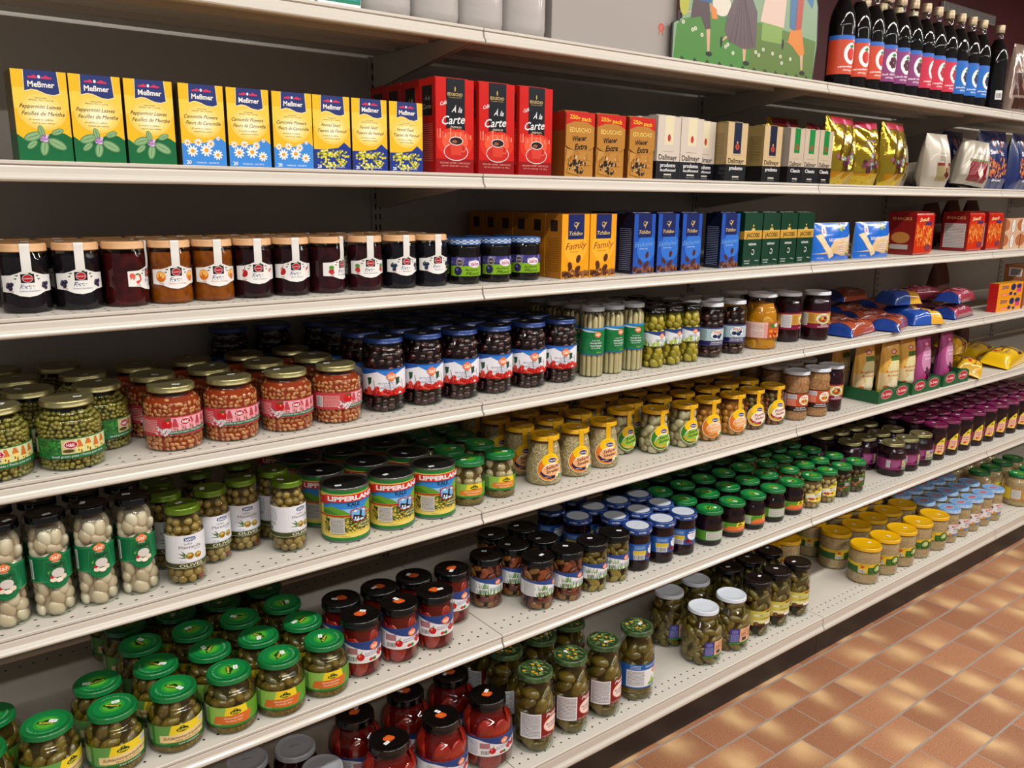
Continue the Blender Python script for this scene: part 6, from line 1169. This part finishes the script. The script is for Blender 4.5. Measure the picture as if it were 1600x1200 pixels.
for i in range(11):
    x = 2.155+.1065*i
    for q in range(5):
        one(K['pcab'], x-.004*q, .000+.088*q, 5, 'red cabbage jar with purple lid, %s, %s' % ('leftmost' if i == 0 else 'rightmost' if i == 10 else ORD[i]+' from left', ROWW[q]), -38 if q == 0 else _rr.uniform(-20, 20), 'purple-lidded cabbage jars')
# --- bottom shelf
for i, (x, y) in enumerate(((-.286, -.062), (-.153, -.060), (-.022, -.055), (-.301, .066), (-.168, .070), (-.040, .072))):
    one(K['bigred'], x, y, 6, 'large jar of roasted red peppers, black lid, %s row %s' % (('front', 'back')[i//3], ('left', 'middle', 'right')[i % 3]), (20, 10, 0)[i % 3], 'large roasted pepper jars')
for i, (x, y) in enumerate(((-.436, .085), (-.418, -.013), (-.535, .105), (-.52, .0))): one(K['bl'], x, y, 6, 'red jar with pale grey lid, '+('beside large pepper jars, behind', 'front, at bottom picture edge', 'left, behind', 'left, front')[i], 0, 'grey-lidded jars')
for i, (x, y, kk) in enumerate(((.099, -.082, 'cu0'), (.212, -.080, 'cu0'), (.325, -.080, 'cu0'), (.446, -.080, 'cu1'))):
    one(K[kk], x, y, 6, 'tall dill pickle jar, cucumber-print lid, '+('leftmost at front', 'second at front', 'third at front', 'with blue and white label')[i], (8, 10, 10, 6)[i], 'tall dill pickle jars')
for i, (x, y) in enumerate(((.100, .035), (.210, .035), (.318, .045), (.100, .145), (.21, .15))): one(K['cu0'], x, y, 6, 'tall dill pickle jar in shadow, '+('second row left', 'second row middle', 'second row right', 'third row left', 'third row right')[i], _rr.uniform(-40, 40), 'tall dill pickle jars')
for i, (x, y) in enumerate(((.728, -.070), (.853, -.070), (.722, .055), (.846, .060))): one(K['wp'], x, y, 6, 'wide pickle jar with white lid, '+('front left', 'front right', 'behind left', 'behind right')[i], (-22, -30, -22, -30)[i], 'wide white-lidded pickle jars')
for i, x in enumerate((.976, 1.075, 1.180)):
    for q in range(4): one(K['bp'], x, -.072+.105*q, 6, 'tall pickle jar with black lid, %s, %s' % (('left', 'middle', 'right')[i], ROWW[q]), (-28, -30, -34)[i] if q == 0 else _rr.uniform(-30, 30), 'black-lidded pickle jars')
for i, (x, y) in enumerate(((1.578, -.078), (1.700, -.080), (1.816, -.080), (1.936, -.078), (2.056, -.080))):
    one(K['kraut'], x, y, 6, 'sauerkraut jar with yellow lid, %s at front' % ('leftmost', 'second', 'third', 'fourth', 'rightmost')[i], (-6, -10, 0, -24, -14)[i], 'yellow-lidded sauerkraut jars')
for i, (x, y) in enumerate(((1.602, .050), (1.716, .040), (1.832, .042), (1.948, .046), (2.063, .050), (1.665-.04, .165), (1.78, .155), (1.90, .16), (2.02, .165), (1.40, .12), (1.29, .13))):
    one(K['kraut'], x, y, 6, 'sauerkraut jar with yellow lid, '+(('first', 'second', 'third', 'fourth', 'fifth')[i]+' from left in second row' if i < 5 else ('first', 'second', 'third', 'fourth')[i-5]+' from left in third row' if i < 9 else ('in shadow behind empty space', 'in shadow, farthest left')[i-9]), 20 if i == 0 else 0, 'yellow-lidded sauerkraut jars')
for i in range(5):
    x = 2.163+.0955*i
    for q in range(5): one(K['ging'], x-.003*q, -.084+.0965*q, 6, 'sauerkraut jar with blue checked lid, %s, %s' % ('leftmost' if i == 0 else 'rightmost' if i == 4 else ORD[i]+' from left', ROWW[q]), -30, 'checked-lid sauerkraut jars')
for i in range(4):
    for q in range(4): one(K['gk'], 2.82+.112*i-(.11 if q else 0), -.075+.118*q+(.0 if q else 0), 6, 'wide sauerkraut jar with green lid, %s, %s' % (('leftmost', 'second from left', 'third from left', 'rightmost')[i], ROWW[q]), 0, 'green-lidded sauerkraut jars')
